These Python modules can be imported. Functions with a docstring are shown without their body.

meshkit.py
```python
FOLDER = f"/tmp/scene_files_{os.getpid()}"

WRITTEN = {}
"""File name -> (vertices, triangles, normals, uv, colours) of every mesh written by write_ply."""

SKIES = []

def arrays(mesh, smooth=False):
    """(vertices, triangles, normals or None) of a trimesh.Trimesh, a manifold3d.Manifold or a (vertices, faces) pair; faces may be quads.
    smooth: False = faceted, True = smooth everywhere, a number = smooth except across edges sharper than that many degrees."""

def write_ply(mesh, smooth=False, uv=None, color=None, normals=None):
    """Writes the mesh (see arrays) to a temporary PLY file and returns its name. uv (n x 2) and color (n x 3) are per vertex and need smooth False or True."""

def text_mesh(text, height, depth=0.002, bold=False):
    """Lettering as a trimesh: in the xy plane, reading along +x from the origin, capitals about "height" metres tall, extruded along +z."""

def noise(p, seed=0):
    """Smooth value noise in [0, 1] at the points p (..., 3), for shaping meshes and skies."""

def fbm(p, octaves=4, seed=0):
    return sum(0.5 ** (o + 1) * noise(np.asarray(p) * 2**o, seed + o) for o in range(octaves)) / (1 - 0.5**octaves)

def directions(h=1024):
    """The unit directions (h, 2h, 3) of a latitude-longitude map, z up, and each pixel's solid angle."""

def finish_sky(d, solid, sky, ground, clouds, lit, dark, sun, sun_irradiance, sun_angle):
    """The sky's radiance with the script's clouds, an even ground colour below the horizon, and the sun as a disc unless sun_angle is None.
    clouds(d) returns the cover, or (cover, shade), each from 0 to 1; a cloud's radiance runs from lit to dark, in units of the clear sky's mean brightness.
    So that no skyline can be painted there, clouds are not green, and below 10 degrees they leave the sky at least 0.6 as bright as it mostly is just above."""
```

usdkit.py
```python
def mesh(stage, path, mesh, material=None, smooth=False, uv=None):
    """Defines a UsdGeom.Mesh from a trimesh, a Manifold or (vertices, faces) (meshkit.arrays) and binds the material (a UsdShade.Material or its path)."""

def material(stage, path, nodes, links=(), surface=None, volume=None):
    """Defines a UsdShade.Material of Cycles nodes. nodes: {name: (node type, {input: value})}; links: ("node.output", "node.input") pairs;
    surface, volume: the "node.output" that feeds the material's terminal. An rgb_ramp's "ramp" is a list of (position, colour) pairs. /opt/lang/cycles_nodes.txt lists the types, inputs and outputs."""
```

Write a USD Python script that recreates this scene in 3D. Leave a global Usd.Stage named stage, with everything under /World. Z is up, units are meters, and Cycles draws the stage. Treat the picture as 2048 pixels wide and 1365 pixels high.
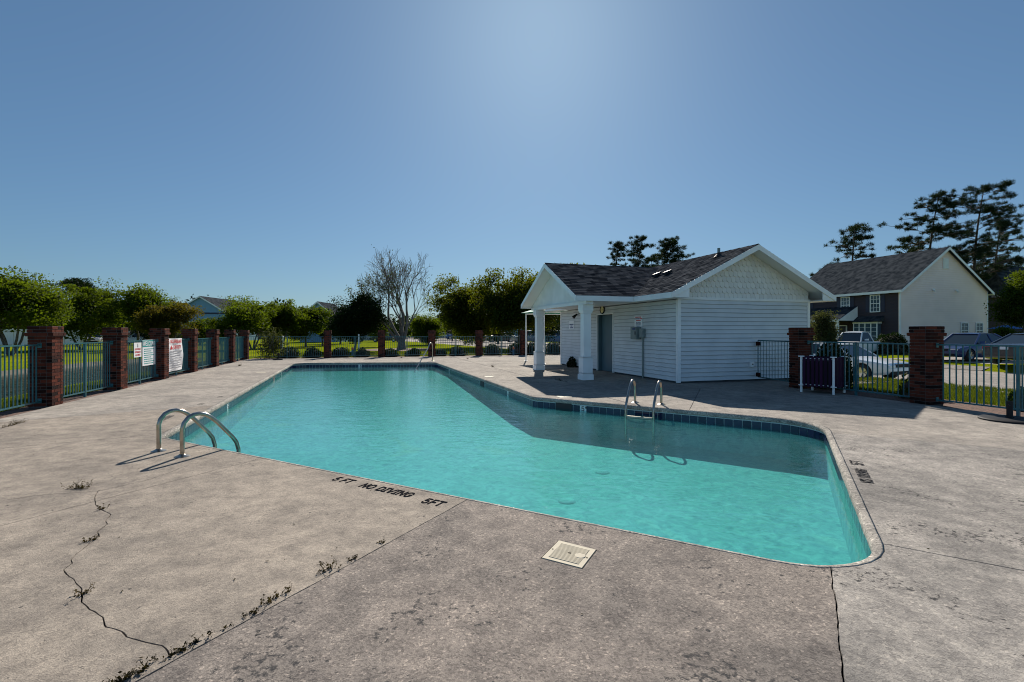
import math, numpy as np, trimesh, usdkit, meshkit, manifold3d
from pxr import Usd, UsdGeom, UsdLux, UsdShade, Gf, Sdf, Vt
from shapely import geometry as sg, ops as so, affinity as sa

stage = Usd.Stage.CreateInMemory()
UsdGeom.SetStageUpAxis(stage, UsdGeom.Tokens.z)
UsdGeom.SetStageMetersPerUnit(stage, 1.0)
UsdGeom.Xform.Define(stage, '/World')
stage.SetDefaultPrim(stage.GetPrimAtPath('/World'))
UsdGeom.Scope.Define(stage, '/World/Looks')

# ---------------------------------------------------------------- camera, sky, sun, exposure
EYE = 1.5
EXPOSURE = 0.65
SUN_EL, SUN_AZ = math.radians(33.6), math.radians(3.2)      # azimuth from +y towards +x
SKY_STRENGTH, SUN_STRENGTH = 0.064, 1.25
cam = UsdGeom.Camera.Define(stage, '/World/camera')
cam.AddTranslateOp().Set(Gf.Vec3d(0, 0, EYE)); cam.AddRotateXOp().Set(90.0)
cam.CreateHorizontalApertureAttr(36.0); cam.CreateVerticalApertureAttr(36.0 * 682 / 1024)
cam.CreateFocalLengthAttr(36.0 * 1000 / 2048)
cam.CreateVerticalApertureOffsetAttr(-17.5 / 2048 * 36)
cam.CreateClippingRangeAttr(Gf.Vec2f(0.05, 3000))
cam.CreateExposureAttr(EXPOSURE)

sky_mat = usdkit.material(stage, '/World/Looks/sky_air', {
    "s": ("sky_texture", {"sky_type": "single_scattering", "sun_disc": False, "sun_elevation": SUN_EL, "sun_rotation": SUN_AZ,
                          "altitude": 0.0, "air_density": 1.0, "aerosol_density": 0.45, "ozone_density": 5.0}),
    "ga": ("gamma", {"gamma": 0.7}), "mx": ("mix", {"mix_type": "multiply", "fac": 1.0, "color2": (0.77, 1.05, 1.24)}),
    "b": ("background_shader", {"strength": SKY_STRENGTH})}, [("s.color", "ga.color"), ("ga.color", "mx.color1"), ("mx.color", "b.color")], surface="b.background")
dome = UsdLux.DomeLight.Define(stage, '/World/sky')
UsdShade.MaterialBindingAPI.Apply(dome.GetPrim()).Bind(sky_mat)
dome.GetPrim().SetCustomDataByKey('kind', 'structure')
sun = UsdLux.DistantLight.Define(stage, '/World/sun')
sun.CreateIntensityAttr(SUN_STRENGTH); sun.CreateAngleAttr(0.5); sun.CreateNormalizeAttr(True); sun.CreateColorAttr(Gf.Vec3f(1.0, 0.93, 0.83))
sun.AddRotateZOp().Set(-math.degrees(SUN_AZ)); sun.AddRotateXOp().Set(-(90 - math.degrees(SUN_EL)))

# ---------------------------------------------------------------- helpers
TH = math.radians(17.0)
CT, ST = math.cos(TH), math.sin(TH)
RNG = np.random.default_rng(7)
def W(a, b): return (a * CT - b * ST, a * ST + b * CT)                 # site grid -> world
def L(x, y): return (x * CT + y * ST, -x * ST + y * CT)                # world -> site grid
def G(px, py):                                                          # a ground point measured on the photograph
    d = py - 665.0
    return (1.5 * (px - 1024.0) / d, 1500.0 / d)
def at(px, y): return ((px - 1024.0) * y / 1000.0, y)
def zat(py, y): return 1.5 - (py - 665.0) * y / 1000.0

class MB:
    """collects triangles of one mesh"""
    def __init__(s): s.v, s.f, s.n = [], [], 0
    def add(s, v, f):
        v = np.asarray(v, float); f = np.asarray(f, int)
        if f.shape[1] == 4: f = np.vstack([f[:, [0, 1, 2]], f[:, [0, 2, 3]]])
        s.v.append(v); s.f.append(f + s.n); s.n += len(v); return s
    def mesh(s, m):
        if hasattr(m, 'to_mesh'):
            q = m.to_mesh(); return s.add(q.vert_properties[:, :3], q.tri_verts)
        return s.add(m.vertices, m.faces)
    def box(s, lo, hi):
        (x0, y0, z0), (x1, y1, z1) = lo, hi
        v = [(x0, y0, z0), (x1, y0, z0), (x1, y1, z0), (x0, y1, z0), (x0, y0, z1), (x1, y0, z1), (x1, y1, z1), (x0, y1, z1)]
        return s.add(v, [(0, 3, 2, 1), (4, 5, 6, 7), (0, 1, 5, 4), (1, 2, 6, 5), (2, 3, 7, 6), (3, 0, 4, 7)])
    def hexa(s, v8): return s.add(v8, [(0, 3, 2, 1), (4, 5, 6, 7), (0, 1, 5, 4), (1, 2, 6, 5), (2, 3, 7, 6), (3, 0, 4, 7)])
    def prism(s, poly, d):                                              # planar loop of 3-d points, thickened by vector d
        p = np.asarray(poly, float); n = len(p); d = np.asarray(d, float)
        v = np.vstack([p, p + d]); f = []
        for i in range(1, n - 1): f += [(0, i + 1, i), (n, n + i, n + i + 1)]
        for i in range(n): j = (i + 1) % n; f += [(i, j, n + j), (i, n + j, n + i)]
        return s.add(v, f)
    def tube(s, pts, r, n=8, cap=True):
        p = np.asarray(pts, float); k = len(p)
        r = np.full(k, r) if np.ndim(r) == 0 else np.asarray(r, float)
        t = np.gradient(p, axis=0); t /= np.maximum(np.linalg.norm(t, axis=1, keepdims=True), 1e-9)
        up = np.array([0, 0, 1.0]) if abs(t[0, 2]) < 0.9 else np.array([1.0, 0, 0])
        x = np.cross(up, t[0]); x /= np.linalg.norm(x)
        ang = np.arange(n) * 2 * np.pi / n; rings = []
        for i in range(k):
            x = x - t[i] * (x @ t[i]); x /= max(np.linalg.norm(x), 1e-9); y = np.cross(t[i], x)
            rings.append(p[i] + r[i] * (np.cos(ang)[:, None] * x + np.sin(ang)[:, None] * y))
        v = np.vstack(rings); f = []
        for i in range(k - 1):
            for j in range(n):
                q = (j + 1) % n; f.append((i * n + j, i * n + q, (i + 1) * n + q, (i + 1) * n + j))
        s.add(v, f)
        if cap:
            for i in (0, k - 1):
                s.add(np.vstack([rings[i], p[i]]), [(j, (j + 1) % n, n) if i else ((j + 1) % n, j, n) for j in range(n)])
        return s
    def lathe(s, prof, n=24, c=(0, 0, 0)):
        prof = np.asarray(prof, float); a = np.arange(n) * 2 * np.pi / n; k = len(prof)
        v = np.vstack([np.stack([q[0] * np.cos(a) + c[0], q[0] * np.sin(a) + c[1], np.full(n, q[1] + c[2])], 1) for q in prof]); f = []
        for i in range(k - 1):
            for j in range(n):
                q = (j + 1) % n; f.append((i * n + j, i * n + q, (i + 1) * n + q, (i + 1) * n + j))
        return s.add(v, f)
    def poly(s, pg, z0, z1=None):                                       # flat sheet, or extruded between z0 and z1
        for g in getattr(pg, 'geoms', [pg]):
            if g.geom_type != 'Polygon' or g.area < 1e-7: continue
            v, f = trimesh.creation.triangulate_polygon(g, engine='earcut')
            v = np.asarray(v); f = np.asarray(f)
            a = v[f]; flip = np.cross(a[:, 1] - a[:, 0], a[:, 2] - a[:, 0]) < 0
            f[flip] = f[flip][:, ::-1]
            s.add(np.c_[v, np.full(len(v), z1 if z1 is not None else z0)], f)
            if z1 is not None:
                s.add(np.c_[v, np.full(len(v), z0)], f[:, ::-1])
                for ring in [sg.polygon.orient(g).exterior] + list(sg.polygon.orient(g).interiors):
                    c = np.array(ring.coords)[:-1]; n = len(c)
                    vv = np.vstack([np.c_[c, np.full(n, z0)], np.c_[c, np.full(n, z1)]])
                    s.add(vv, [(i, (i + 1) % n, n + (i + 1) % n, n + i) for i in range(n)])
        return s
    def arr(s):
        return (np.vstack(s.v), np.vstack(s.f)) if s.v else (np.zeros((0, 3)), np.zeros((0, 3), int))
    def move(s, d): s.v = [v + np.asarray(d, float) for v in s.v]; return s

COUNT = {}
def numbered(parent, name):
    k = COUNT.get((parent, name), 0); COUNT[(parent, name)] = k + 1
    return f'{parent}/{name}' if k == 0 else f'{parent}/{name}_{k:03d}'
def keys(p, label=None, cat=None, group=None, kind=None):
    for k, v in (('label', label), ('category', cat), ('group', group), ('kind', kind)):
        if v: p.SetCustomDataByKey(k, v)
    return p

class Thing:
    """An Xform at the thing's base; its parts are given in the frame (site grid or world) it is authored in."""
    def __init__(s, name, label=None, cat=None, group=None, org=(0, 0, 0), rot=None, kind=None):
        s.path = numbered('/World', name); s.org = np.array(org, float)
        x = UsdGeom.Xform.Define(stage, s.path); s.grid = rot == 'grid'
        if s.grid: wx, wy = W(org[0], org[1]); ang = 17.0
        else: wx, wy = org[0], org[1]; ang = float(rot or 0)
        x.AddTranslateOp().Set(Gf.Vec3d(wx, wy, float(org[2]))); x.AddRotateZOp().Set(ang)
        s.prim = keys(x.GetPrim(), label, cat, group, kind)
    def part(s, name, mb, mat, parent=None, smooth=False, label=None, kind=None, local=False):
        path = numbered(parent or s.path, name)
        v, f = mb.arr() if isinstance(mb, MB) else mb
        v = np.asarray(v) - (0 if local else s.org)
        m = usdkit.mesh(stage, path, (v, f), mat, smooth=smooth)
        keys(m.GetPrim(), label, None, None, kind); return path
    def sub(s, name, label=None):
        path = numbered(s.path, name); UsdGeom.Xform.Define(stage, path)
        keys(stage.GetPrimAtPath(path), label); return path

def struct(name, mb, mat, smooth=False, kind='structure', label=None, cat=None, group=None):
    path = numbered('/World', name)
    m = usdkit.mesh(stage, path, mb.arr(), mat, smooth=smooth)
    keys(m.GetPrim(), label, cat, group, kind); return path
def togrid(mb):                                                         # site-grid vertices to world
    mb.v = [np.c_[v[:, 0] * CT - v[:, 1] * ST, v[:, 0] * ST + v[:, 1] * CT, v[:, 2]] for v in mb.v]; return mb
def dup(t, name, loc, rot, label, cat, group):
    path = numbered('/World', name); x = UsdGeom.Xform.Define(stage, path)
    p = x.GetPrim(); p.GetReferences().AddInternalReference(t.path)
    p.GetAttribute('xformOp:translate').Set(Gf.Vec3d(*map(float, loc))); p.GetAttribute('xformOp:rotateZ').Set(float(rot))
    p.SetInstanceable(True); keys(p, label, cat, group); return p

# ---------------------------------------------------------------- materials
def P(name, color, rough=0.6, metal=0.0, c2=None, scale=5.0, detail=4, bump=0.0, bscale=None, rand=False, spec=0.5, lo=0.35, hi=0.65, **kw):
    n = {"g": ("geometry", {}), "p": ("principled_bsdf", {"roughness": rough, "metallic": metal, "base_color": color, "specular_ior_level": spec, **kw})}
    l = []
    if c2 is not None:
        n["r"] = ("rgb_ramp", {"ramp": [(lo, color), (hi, c2)]})
        l.append(("r.color", "p.base_color"))
        if rand: n["o"] = ("object_info", {}); l.append(("o.random", "r.fac"))
        else:
            n["n"] = ("noise_texture", {"scale": scale, "detail": detail}); l += [("g.position", "n.vector"), ("n.fac", "r.fac")]
    if bump:
        n["bn"] = ("noise_texture", {"scale": bscale or scale, "detail": 4}); n["b"] = ("bump", {"strength": bump, "distance": 0.02})
        l += [("g.position", "bn.vector"), ("bn.fac", "b.height"), ("b.normal", "p.normal")]
    return usdkit.material(stage, f'/World/Looks/{name}', n, l, surface="p.BSDF")

def concrete(name, light, dark, pit, agg=0.5, stain=(0.055, 0.053, 0.053), fleck=1.8, vs=62.0):
    n = {"g": ("geometry", {}),
         "big": ("noise_texture", {"scale": 0.75, "detail": 8, "roughness": 0.66, "distortion": 0.4}),
         "rb": ("rgb_ramp", {"ramp": [(0.33, dark), (0.66, light)]}),
         "mid": ("noise_texture", {"scale": 5.0, "detail": 6, "roughness": 0.7}),
         "rm": ("rgb_ramp", {"ramp": [(0.3, (0.62, 0.62, 0.63)), (0.62, (1.08, 1.07, 1.05))]}),
         "m1": ("mix", {"mix_type": "multiply", "fac": 1.0}),
         "v": ("voronoi_texture", {"scale": vs}), "rv": ("rgb_ramp", {"ramp": [(0.1, (0.55, 0.55, 0.56)), (0.55, (1.0, 1.0, 1.0)), (0.93, (1.1, 1.09, 1.06)), (0.97, (fleck, fleck * .97, fleck * .93))]}),
         "sv": ("separate_color", {}),
         "m2": ("mix", {"mix_type": "multiply", "fac": agg}),
         "fine": ("noise_texture", {"scale": 130.0, "detail": 3}), "rf": ("rgb_ramp", {"ramp": [(0.3, (0.7, 0.7, 0.7)), (0.7, (1.25, 1.25, 1.25))]}),
         "m3": ("mix", {"mix_type": "multiply", "fac": 0.8}),
         "pit": ("noise_texture", {"scale": 20.0, "detail": 7, "roughness": 0.72}), "zone": ("noise_texture", {"scale": 1.5, "detail": 3, "distortion": 0.6}),
         "rz": ("rgb_ramp", {"ramp": [(0.44, (0, 0, 0)), (0.68, (1, 1, 1))]}),
         "pz": ("math", {"math_type": "multiply_add", "value2": pit}), "rp": ("rgb_ramp", {"ramp": [(0.63, (0, 0, 0)), (0.71, (1, 1, 1))]}),
         "m4": ("mix", {"mix_type": "mix", "color2": stain}),
         "bh": ("math", {"math_type": "multiply_add", "value2": 0.5}),
         "bmp": ("bump", {"strength": 0.55, "distance": 0.012}),
         "p": ("principled_bsdf", {"roughness": 0.9, "specular_ior_level": 0.06})}
    l = [("g.position", "big.vector"), ("g.position", "mid.vector"), ("g.position", "v.vector"), ("g.position", "fine.vector"), ("g.position", "pit.vector"), ("g.position", "zone.vector"),
         ("big.fac", "rb.fac"), ("mid.fac", "rm.fac"), ("rb.color", "m1.color1"), ("rm.color", "m1.color2"),
         ("v.color", "sv.color"), ("sv.r", "rv.fac"), ("m1.color", "m2.color1"), ("rv.color", "m2.color2"),
         ("fine.fac", "rf.fac"), ("m2.color", "m3.color1"), ("rf.color", "m3.color2"),
         ("zone.fac", "rz.fac"), ("rz.color", "pz.value1"), ("pit.fac", "pz.value3"), ("pz.value", "rp.fac"), ("rp.color", "m4.fac"), ("m3.color", "m4.color1"), ("m4.color", "p.base_color"),
         ("fine.fac", "bh.value1"), ("sv.r", "bh.value3"), ("bh.value", "bmp.height"), ("bmp.normal", "p.normal")]
    return usdkit.material(stage, f'/World/Looks/{name}', n, l, surface="p.BSDF")

def leafmat(name, c1, c2, trans, tmix=0.45, rough=0.5):
    n = {"g": ("geometry", {}), "r": ("rgb_ramp", {"ramp": [(0.0, c1), (1.0, c2)]}),
         "t": ("rgb_ramp", {"ramp": [(0.0, tuple(0.25 * x for x in trans)), (0.55, tuple(0.5 * x for x in trans)), (1.0, trans)]}),
         "p": ("principled_bsdf", {"roughness": 0.7, "specular_ior_level": 0.12}), "tr": ("translucent_bsdf", {}), "m": ("mix_closure", {"fac": tmix})}
    l = [("g.random_per_island", "r.fac"), ("g.random_per_island", "t.fac"), ("r.color", "p.base_color"), ("t.color", "tr.color"), ("p.BSDF", "m.closure1"), ("tr.BSDF", "m.closure2")]
    return usdkit.material(stage, f'/World/Looks/{name}', n, l, surface="m.closure")

M = {}
M['conc_tan'] = concrete('concrete_tan', (0.385, 0.335, 0.282), (0.235, 0.208, 0.182), 0.075, 0.4, fleck=1.35)
M['conc_rough'] = concrete('concrete_rough', (0.32, 0.278, 0.246), (0.18, 0.162, 0.15), 0.145, 0.7, fleck=1.75, vs=85.0)
M['conc_grey'] = concrete('concrete_grey', (0.42, 0.387, 0.352), (0.215, 0.203, 0.19), 0.13, 0.55, fleck=1.5)
M['conc_far'] = concrete('concrete_far', (0.42, 0.38, 0.335), (0.25, 0.23, 0.21), 0.07, 0.4, fleck=1.3)
M['coping'] = concrete('coping_concrete', (0.44, 0.41, 0.37), (0.26, 0.245, 0.225), 0.08, 0.9)
M['road'] = concrete('road_concrete', (0.36, 0.33, 0.30), (0.26, 0.24, 0.22), 0.03, 0.4)
M['base_soil'] = P('joint_soil', (0.035, 0.028, 0.02), 0.95, c2=(0.08, 0.06, 0.045), scale=60)
M['plaster'] = usdkit.material(stage, '/World/Looks/pool_plaster_caustics', {
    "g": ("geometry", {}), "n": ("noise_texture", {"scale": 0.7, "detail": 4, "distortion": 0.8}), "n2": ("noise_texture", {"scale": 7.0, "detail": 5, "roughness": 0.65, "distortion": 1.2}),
    "r": ("rgb_ramp", {"ramp": [(0.3, (0.18, 0.34, 0.32)), (0.6, (0.25, 0.38, 0.385)), (0.72, (0.30, 0.38, 0.31))]}), "r2": ("rgb_ramp", {"ramp": [(0.32, (0.52, 0.62, 0.68)), (0.66, (1.32, 1.24, 1.16))]}),  # fine blue-to-warm mottle paints a caustic light pattern into the plaster colour
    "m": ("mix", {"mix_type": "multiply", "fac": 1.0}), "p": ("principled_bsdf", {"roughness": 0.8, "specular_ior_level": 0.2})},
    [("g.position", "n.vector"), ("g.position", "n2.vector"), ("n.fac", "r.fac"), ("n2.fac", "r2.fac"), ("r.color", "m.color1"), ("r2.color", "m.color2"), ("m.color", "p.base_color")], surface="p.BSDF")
M['tile'] = P('navy_tile', (0.007, 0.010, 0.03), 0.12, c2=(0.014, 0.022, 0.055), rand=True, lo=0.0, hi=1.0)
M['grout'] = P('pale_grout', (0.42, 0.56, 0.58), 0.8)
M['tile_white'] = P('white_tile', (0.62, 0.68, 0.68), 0.15)
M['black'] = P('black_paint', (0.012, 0.012, 0.016), 0.6)
M['stencil'] = P('worn_black_paint', (0.006, 0.006, 0.009), 0.95, spec=0.02, c2=(0.13, 0.12, 0.11), scale=38, lo=0.62, hi=0.8)
M['stencil_old'] = P('faded_black_paint', (0.04, 0.04, 0.04), 0.95, spec=0.02, c2=(0.25, 0.23, 0.21), scale=30, lo=0.35, hi=0.6)
M['stencil_mid'] = P('half_worn_black_paint', (0.02, 0.02, 0.023), 0.95, spec=0.02, c2=(0.24, 0.225, 0.21), scale=34, lo=0.48, hi=0.68)
M['steel'] = P('stainless_steel', (0.47, 0.43, 0.37), 0.2, 1.0, c2=(0.36, 0.32, 0.27), scale=14)
M['teal'] = P('teal_fence_paint', (0.02, 0.115, 0.13), 0.35, c2=(0.014, 0.08, 0.1), scale=9)
M['brick'] = P('red_brick', (0.009, 0.006, 0.006), 0.9, spec=0.06, c2=(0.105, 0.028, 0.017), rand=True, lo=0.0, hi=0.75, bump=0.6, bscale=70)
M['mortar'] = P('mortar', (0.11, 0.093, 0.085), 0.95, c2=(0.06, 0.053, 0.05), scale=22, bump=0.5, bscale=80)
M['vinyl'] = P('white_vinyl', (0.60, 0.61, 0.62), 0.45, c2=(0.52, 0.535, 0.55), scale=1.7, detail=7)
M['vinyl_trim'] = P('white_trim', (0.76, 0.76, 0.75), 0.4, c2=(0.68, 0.68, 0.67), scale=2.5)
M['lap_shade'] = P('painted_lap_shade', (0.05, 0.055, 0.06), 0.9)  # dark colour behind the board gaps, painting the shade lines under the laps
M['scale'] = P('white_shingle', (0.72, 0.70, 0.66), 0.55, c2=(0.62, 0.60, 0.57), rand=True, lo=0, hi=1)
M['soffit'] = P('white_soffit', (0.70, 0.71, 0.69), 0.5)
M['shingle'] = P('grey_roof_shingle', (0.018, 0.021, 0.027), 1.0, spec=0.0, c2=(0.085, 0.09, 0.1), rand=True, lo=0, hi=1, bump=0.5, bscale=180)
M['shingle_mix'] = P('grey_roof_shingle_mixed', (0.018, 0.021, 0.027), 1.0, spec=0.0, c2=(0.085, 0.09, 0.1), scale=4, detail=8, bump=0.5, bscale=180)
M['door'] = P('grey_door_paint', (0.06, 0.11, 0.135), 0.4, c2=(0.05, 0.095, 0.115), scale=2)
M['metal_grey'] = P('grey_utility_metal', (0.15, 0.19, 0.19), 0.45, 0.3, c2=(0.2, 0.24, 0.24), scale=6)
M['dark_metal'] = P('dark_metal', (0.012, 0.012, 0.014), 0.6, spec=0.2)
M['rubber'] = P('tyre_rubber', (0.018, 0.018, 0.02), 0.85)
M['glass_dark'] = P('tinted_glass', (0.015, 0.022, 0.028), 0.04, spec=0.7)
M['cream'] = P('cream_plastic', (0.46, 0.41, 0.31), 0.7, spec=0.15, c2=(0.39, 0.35, 0.27), scale=9)
M['white'] = P('white_paint', (0.75, 0.75, 0.74), 0.35)
M['sign_white'] = P('sign_white', (0.74, 0.74, 0.76), 0.35)
M['sign_teal'] = P('sign_teal', (0.01, 0.25, 0.24), 0.4)
M['sign_red'] = P('sign_red', (0.55, 0.02, 0.03), 0.4)
M['sign_navy'] = P('sign_navy', (0.02, 0.04, 0.14), 0.4)
M['sign_grey'] = P('sign_grey_print', (0.22, 0.22, 0.25), 0.5)
M['clock_face'] = P('clock_face', (0.66, 0.56, 0.26), 0.4)
M['purple'] = P('purple_slat', (0.035, 0.006, 0.034), 0.6, spec=0.15, c2=(0.012, 0.004, 0.016), rand=True, lo=0, hi=1)
M['canopy'] = P('green_canvas', (0.01, 0.22, 0.16), 0.7)
M['bark'] = P('bark', (0.045, 0.035, 0.028), 0.95, c2=(0.11, 0.09, 0.075), scale=9, bump=0.6)
M['bark_pale'] = P('pale_bark', (0.10, 0.09, 0.08), 0.95, c2=(0.19, 0.17, 0.15), scale=6)
M['bark_pine'] = P('pine_bark', (0.03, 0.022, 0.018), 0.95, c2=(0.08, 0.055, 0.04), scale=7)
M['soil'] = P('bank_soil', (0.05, 0.04, 0.028), 0.95, c2=(0.09, 0.075, 0.04), scale=4)
M['mulch'] = P('mulch', (0.035, 0.02, 0.014), 0.95, c2=(0.17, 0.085, 0.055), scale=26, detail=7, bump=1.0, bscale=30)
M['leaf_lime'] = leafmat('leaf_lime', (0.025, 0.055, 0.006), (0.09, 0.13, 0.012), (0.44, 0.62, 0.018), 0.5)
M['leaf_mid'] = leafmat('leaf_mid', (0.025, 0.052, 0.008), (0.07, 0.11, 0.015), (0.36, 0.52, 0.015), 0.48)
M['leaf_dark'] = leafmat('leaf_dark', (0.008, 0.02, 0.006), (0.022, 0.048, 0.012), (0.05, 0.12, 0.01), 0.3)
M['leaf_oak'] = leafmat('leaf_oak', (0.024, 0.046, 0.007), (0.085, 0.11, 0.013), (0.50, 0.58, 0.018), 0.5)
M['leaf_rust'] = leafmat('leaf_rust', (0.04, 0.045, 0.008), (0.11, 0.085, 0.018), (0.5, 0.42, 0.03), 0.46)
M['leaf_bud'] = leafmat('leaf_bud', (0.07, 0.10, 0.02), (0.12, 0.16, 0.03), (0.25, 0.34, 0.05), 0.45)
M['needle'] = leafmat('pine_needle', (0.014, 0.034, 0.02), (0.035, 0.06, 0.03), (0.07, 0.12, 0.03), 0.35)
M['gloss_leaf'] = leafmat('gloss_leaf', (0.03, 0.05, 0.02), (0.07, 0.09, 0.03), (0.30, 0.34, 0.08), 0.4, 0.25)
M['weed'] = leafmat('dry_weed', (0.09, 0.06, 0.02), (0.16, 0.12, 0.03), (0.22, 0.17, 0.03), 0.3)
M['weed_dark'] = leafmat('dark_weed', (0.035, 0.028, 0.012), (0.10, 0.075, 0.025), (0.14, 0.11, 0.02), 0.3)
M['grass_blade'] = leafmat('grass_blade', (0.06, 0.10, 0.012), (0.12, 0.16, 0.02), (0.30, 0.38, 0.02), 0.5)
M['siding_beige'] = P('beige_siding', (0.84, 0.665, 0.595), 0.6, c2=(0.78, 0.615, 0.55), scale=0.8)
M['siding_blue'] = P('blue_siding', (0.16, 0.30, 0.42), 0.6)
M['siding_white'] = P('pale_siding', (0.62, 0.60, 0.56), 0.6)
M['roof_far'] = P('far_roof', (0.022, 0.027, 0.033), 1.0, spec=0.0, c2=(0.065, 0.072, 0.08), scale=2.2, detail=8, bump=0.3, bscale=14)
M['shutter'] = P('dark_shutter', (0.012, 0.014, 0.035), 0.5)
M['win_glass'] = P('window_glass', (0.05, 0.075, 0.09), 0.05, spec=0.8)
M['blue_canvas'] = P('blue_canvas', (0.02, 0.16, 0.5), 0.7)
M['orange'] = P('orange_cap', (0.55, 0.12, 0.03), 0.5)
M['blue_post'] = P('blue_post_paint', (0.05, 0.14, 0.24), 0.5)
M['lamp_red'] = P('tail_lamp', (0.3, 0.01, 0.015), 0.2)
M['lamp_clear'] = P('head_lamp', (0.5, 0.52, 0.55), 0.12, spec=0.8)
M['chrome'] = P('alloy', (0.5, 0.5, 0.52), 0.25, 1.0)
M['plate'] = P('number_plate', (0.6, 0.62, 0.65), 0.4)
def paint(name, c): return P(name, c, 0.25, coat_weight=0.6)
def brickwall(name, c1, c2, mort):                       # far-off brick, pieces below a few pixels; site-grid wall planes
    n = {"t": ("texture_coordinate", {}), "x": ("separate_xyz", {}), "s": ("math", {"math_type": "add"}), "c": ("combine_xyz", {}),
         "b": ("brick_texture", {"scale": 1.0, "brick_width": 0.21, "row_height": 0.07, "mortar_size": 0.008, "color1": c1, "color2": c2, "mortar": mort}),
         "p": ("principled_bsdf", {"roughness": 0.9})}
    l = [("t.object", "x.vector"), ("x.x", "s.value1"), ("x.y", "s.value2"), ("s.value", "c.x"), ("x.z", "c.y"), ("c.vector", "b.vector"), ("b.color", "p.base_color")]
    return usdkit.material(stage, f'/World/Looks/{name}', n, l, surface="p.BSDF")
M['brick_far'] = brickwall('far_brick', (0.022, 0.014, 0.022), (0.035, 0.018, 0.022), (0.04, 0.036, 0.044))
M['lawn'] = usdkit.material(stage, '/World/Looks/lawn', {
    "g": ("geometry", {}), "n": ("noise_texture", {"scale": 0.25, "detail": 5}), "n2": ("noise_texture", {"scale": 14.0, "detail": 6, "roughness": 0.7}),
    "r": ("rgb_ramp", {"ramp": [(0.35, (0.15, 0.20, 0.008)), (0.65, (0.25, 0.27, 0.012))]}), "r2": ("rgb_ramp", {"ramp": [(0.3, (0.35, 0.4, 0.35)), (0.65, (1.15, 1.15, 1.1))]}),
    "m": ("mix", {"mix_type": "multiply", "fac": 1.0}), "b": ("bump", {"strength": 1.0, "distance": 0.06}), "p": ("principled_bsdf", {"roughness": 1.0, "specular_ior_level": 0.0})},
    [("g.position", "n.vector"), ("g.position", "n2.vector"), ("n.fac", "r.fac"), ("n2.fac", "r2.fac"), ("r.color", "m.color1"), ("r2.color", "m.color2"), ("m.color", "p.base_color"), ("n2.fac", "b.height"), ("b.normal", "p.normal")], surface="p.BSDF")
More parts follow.
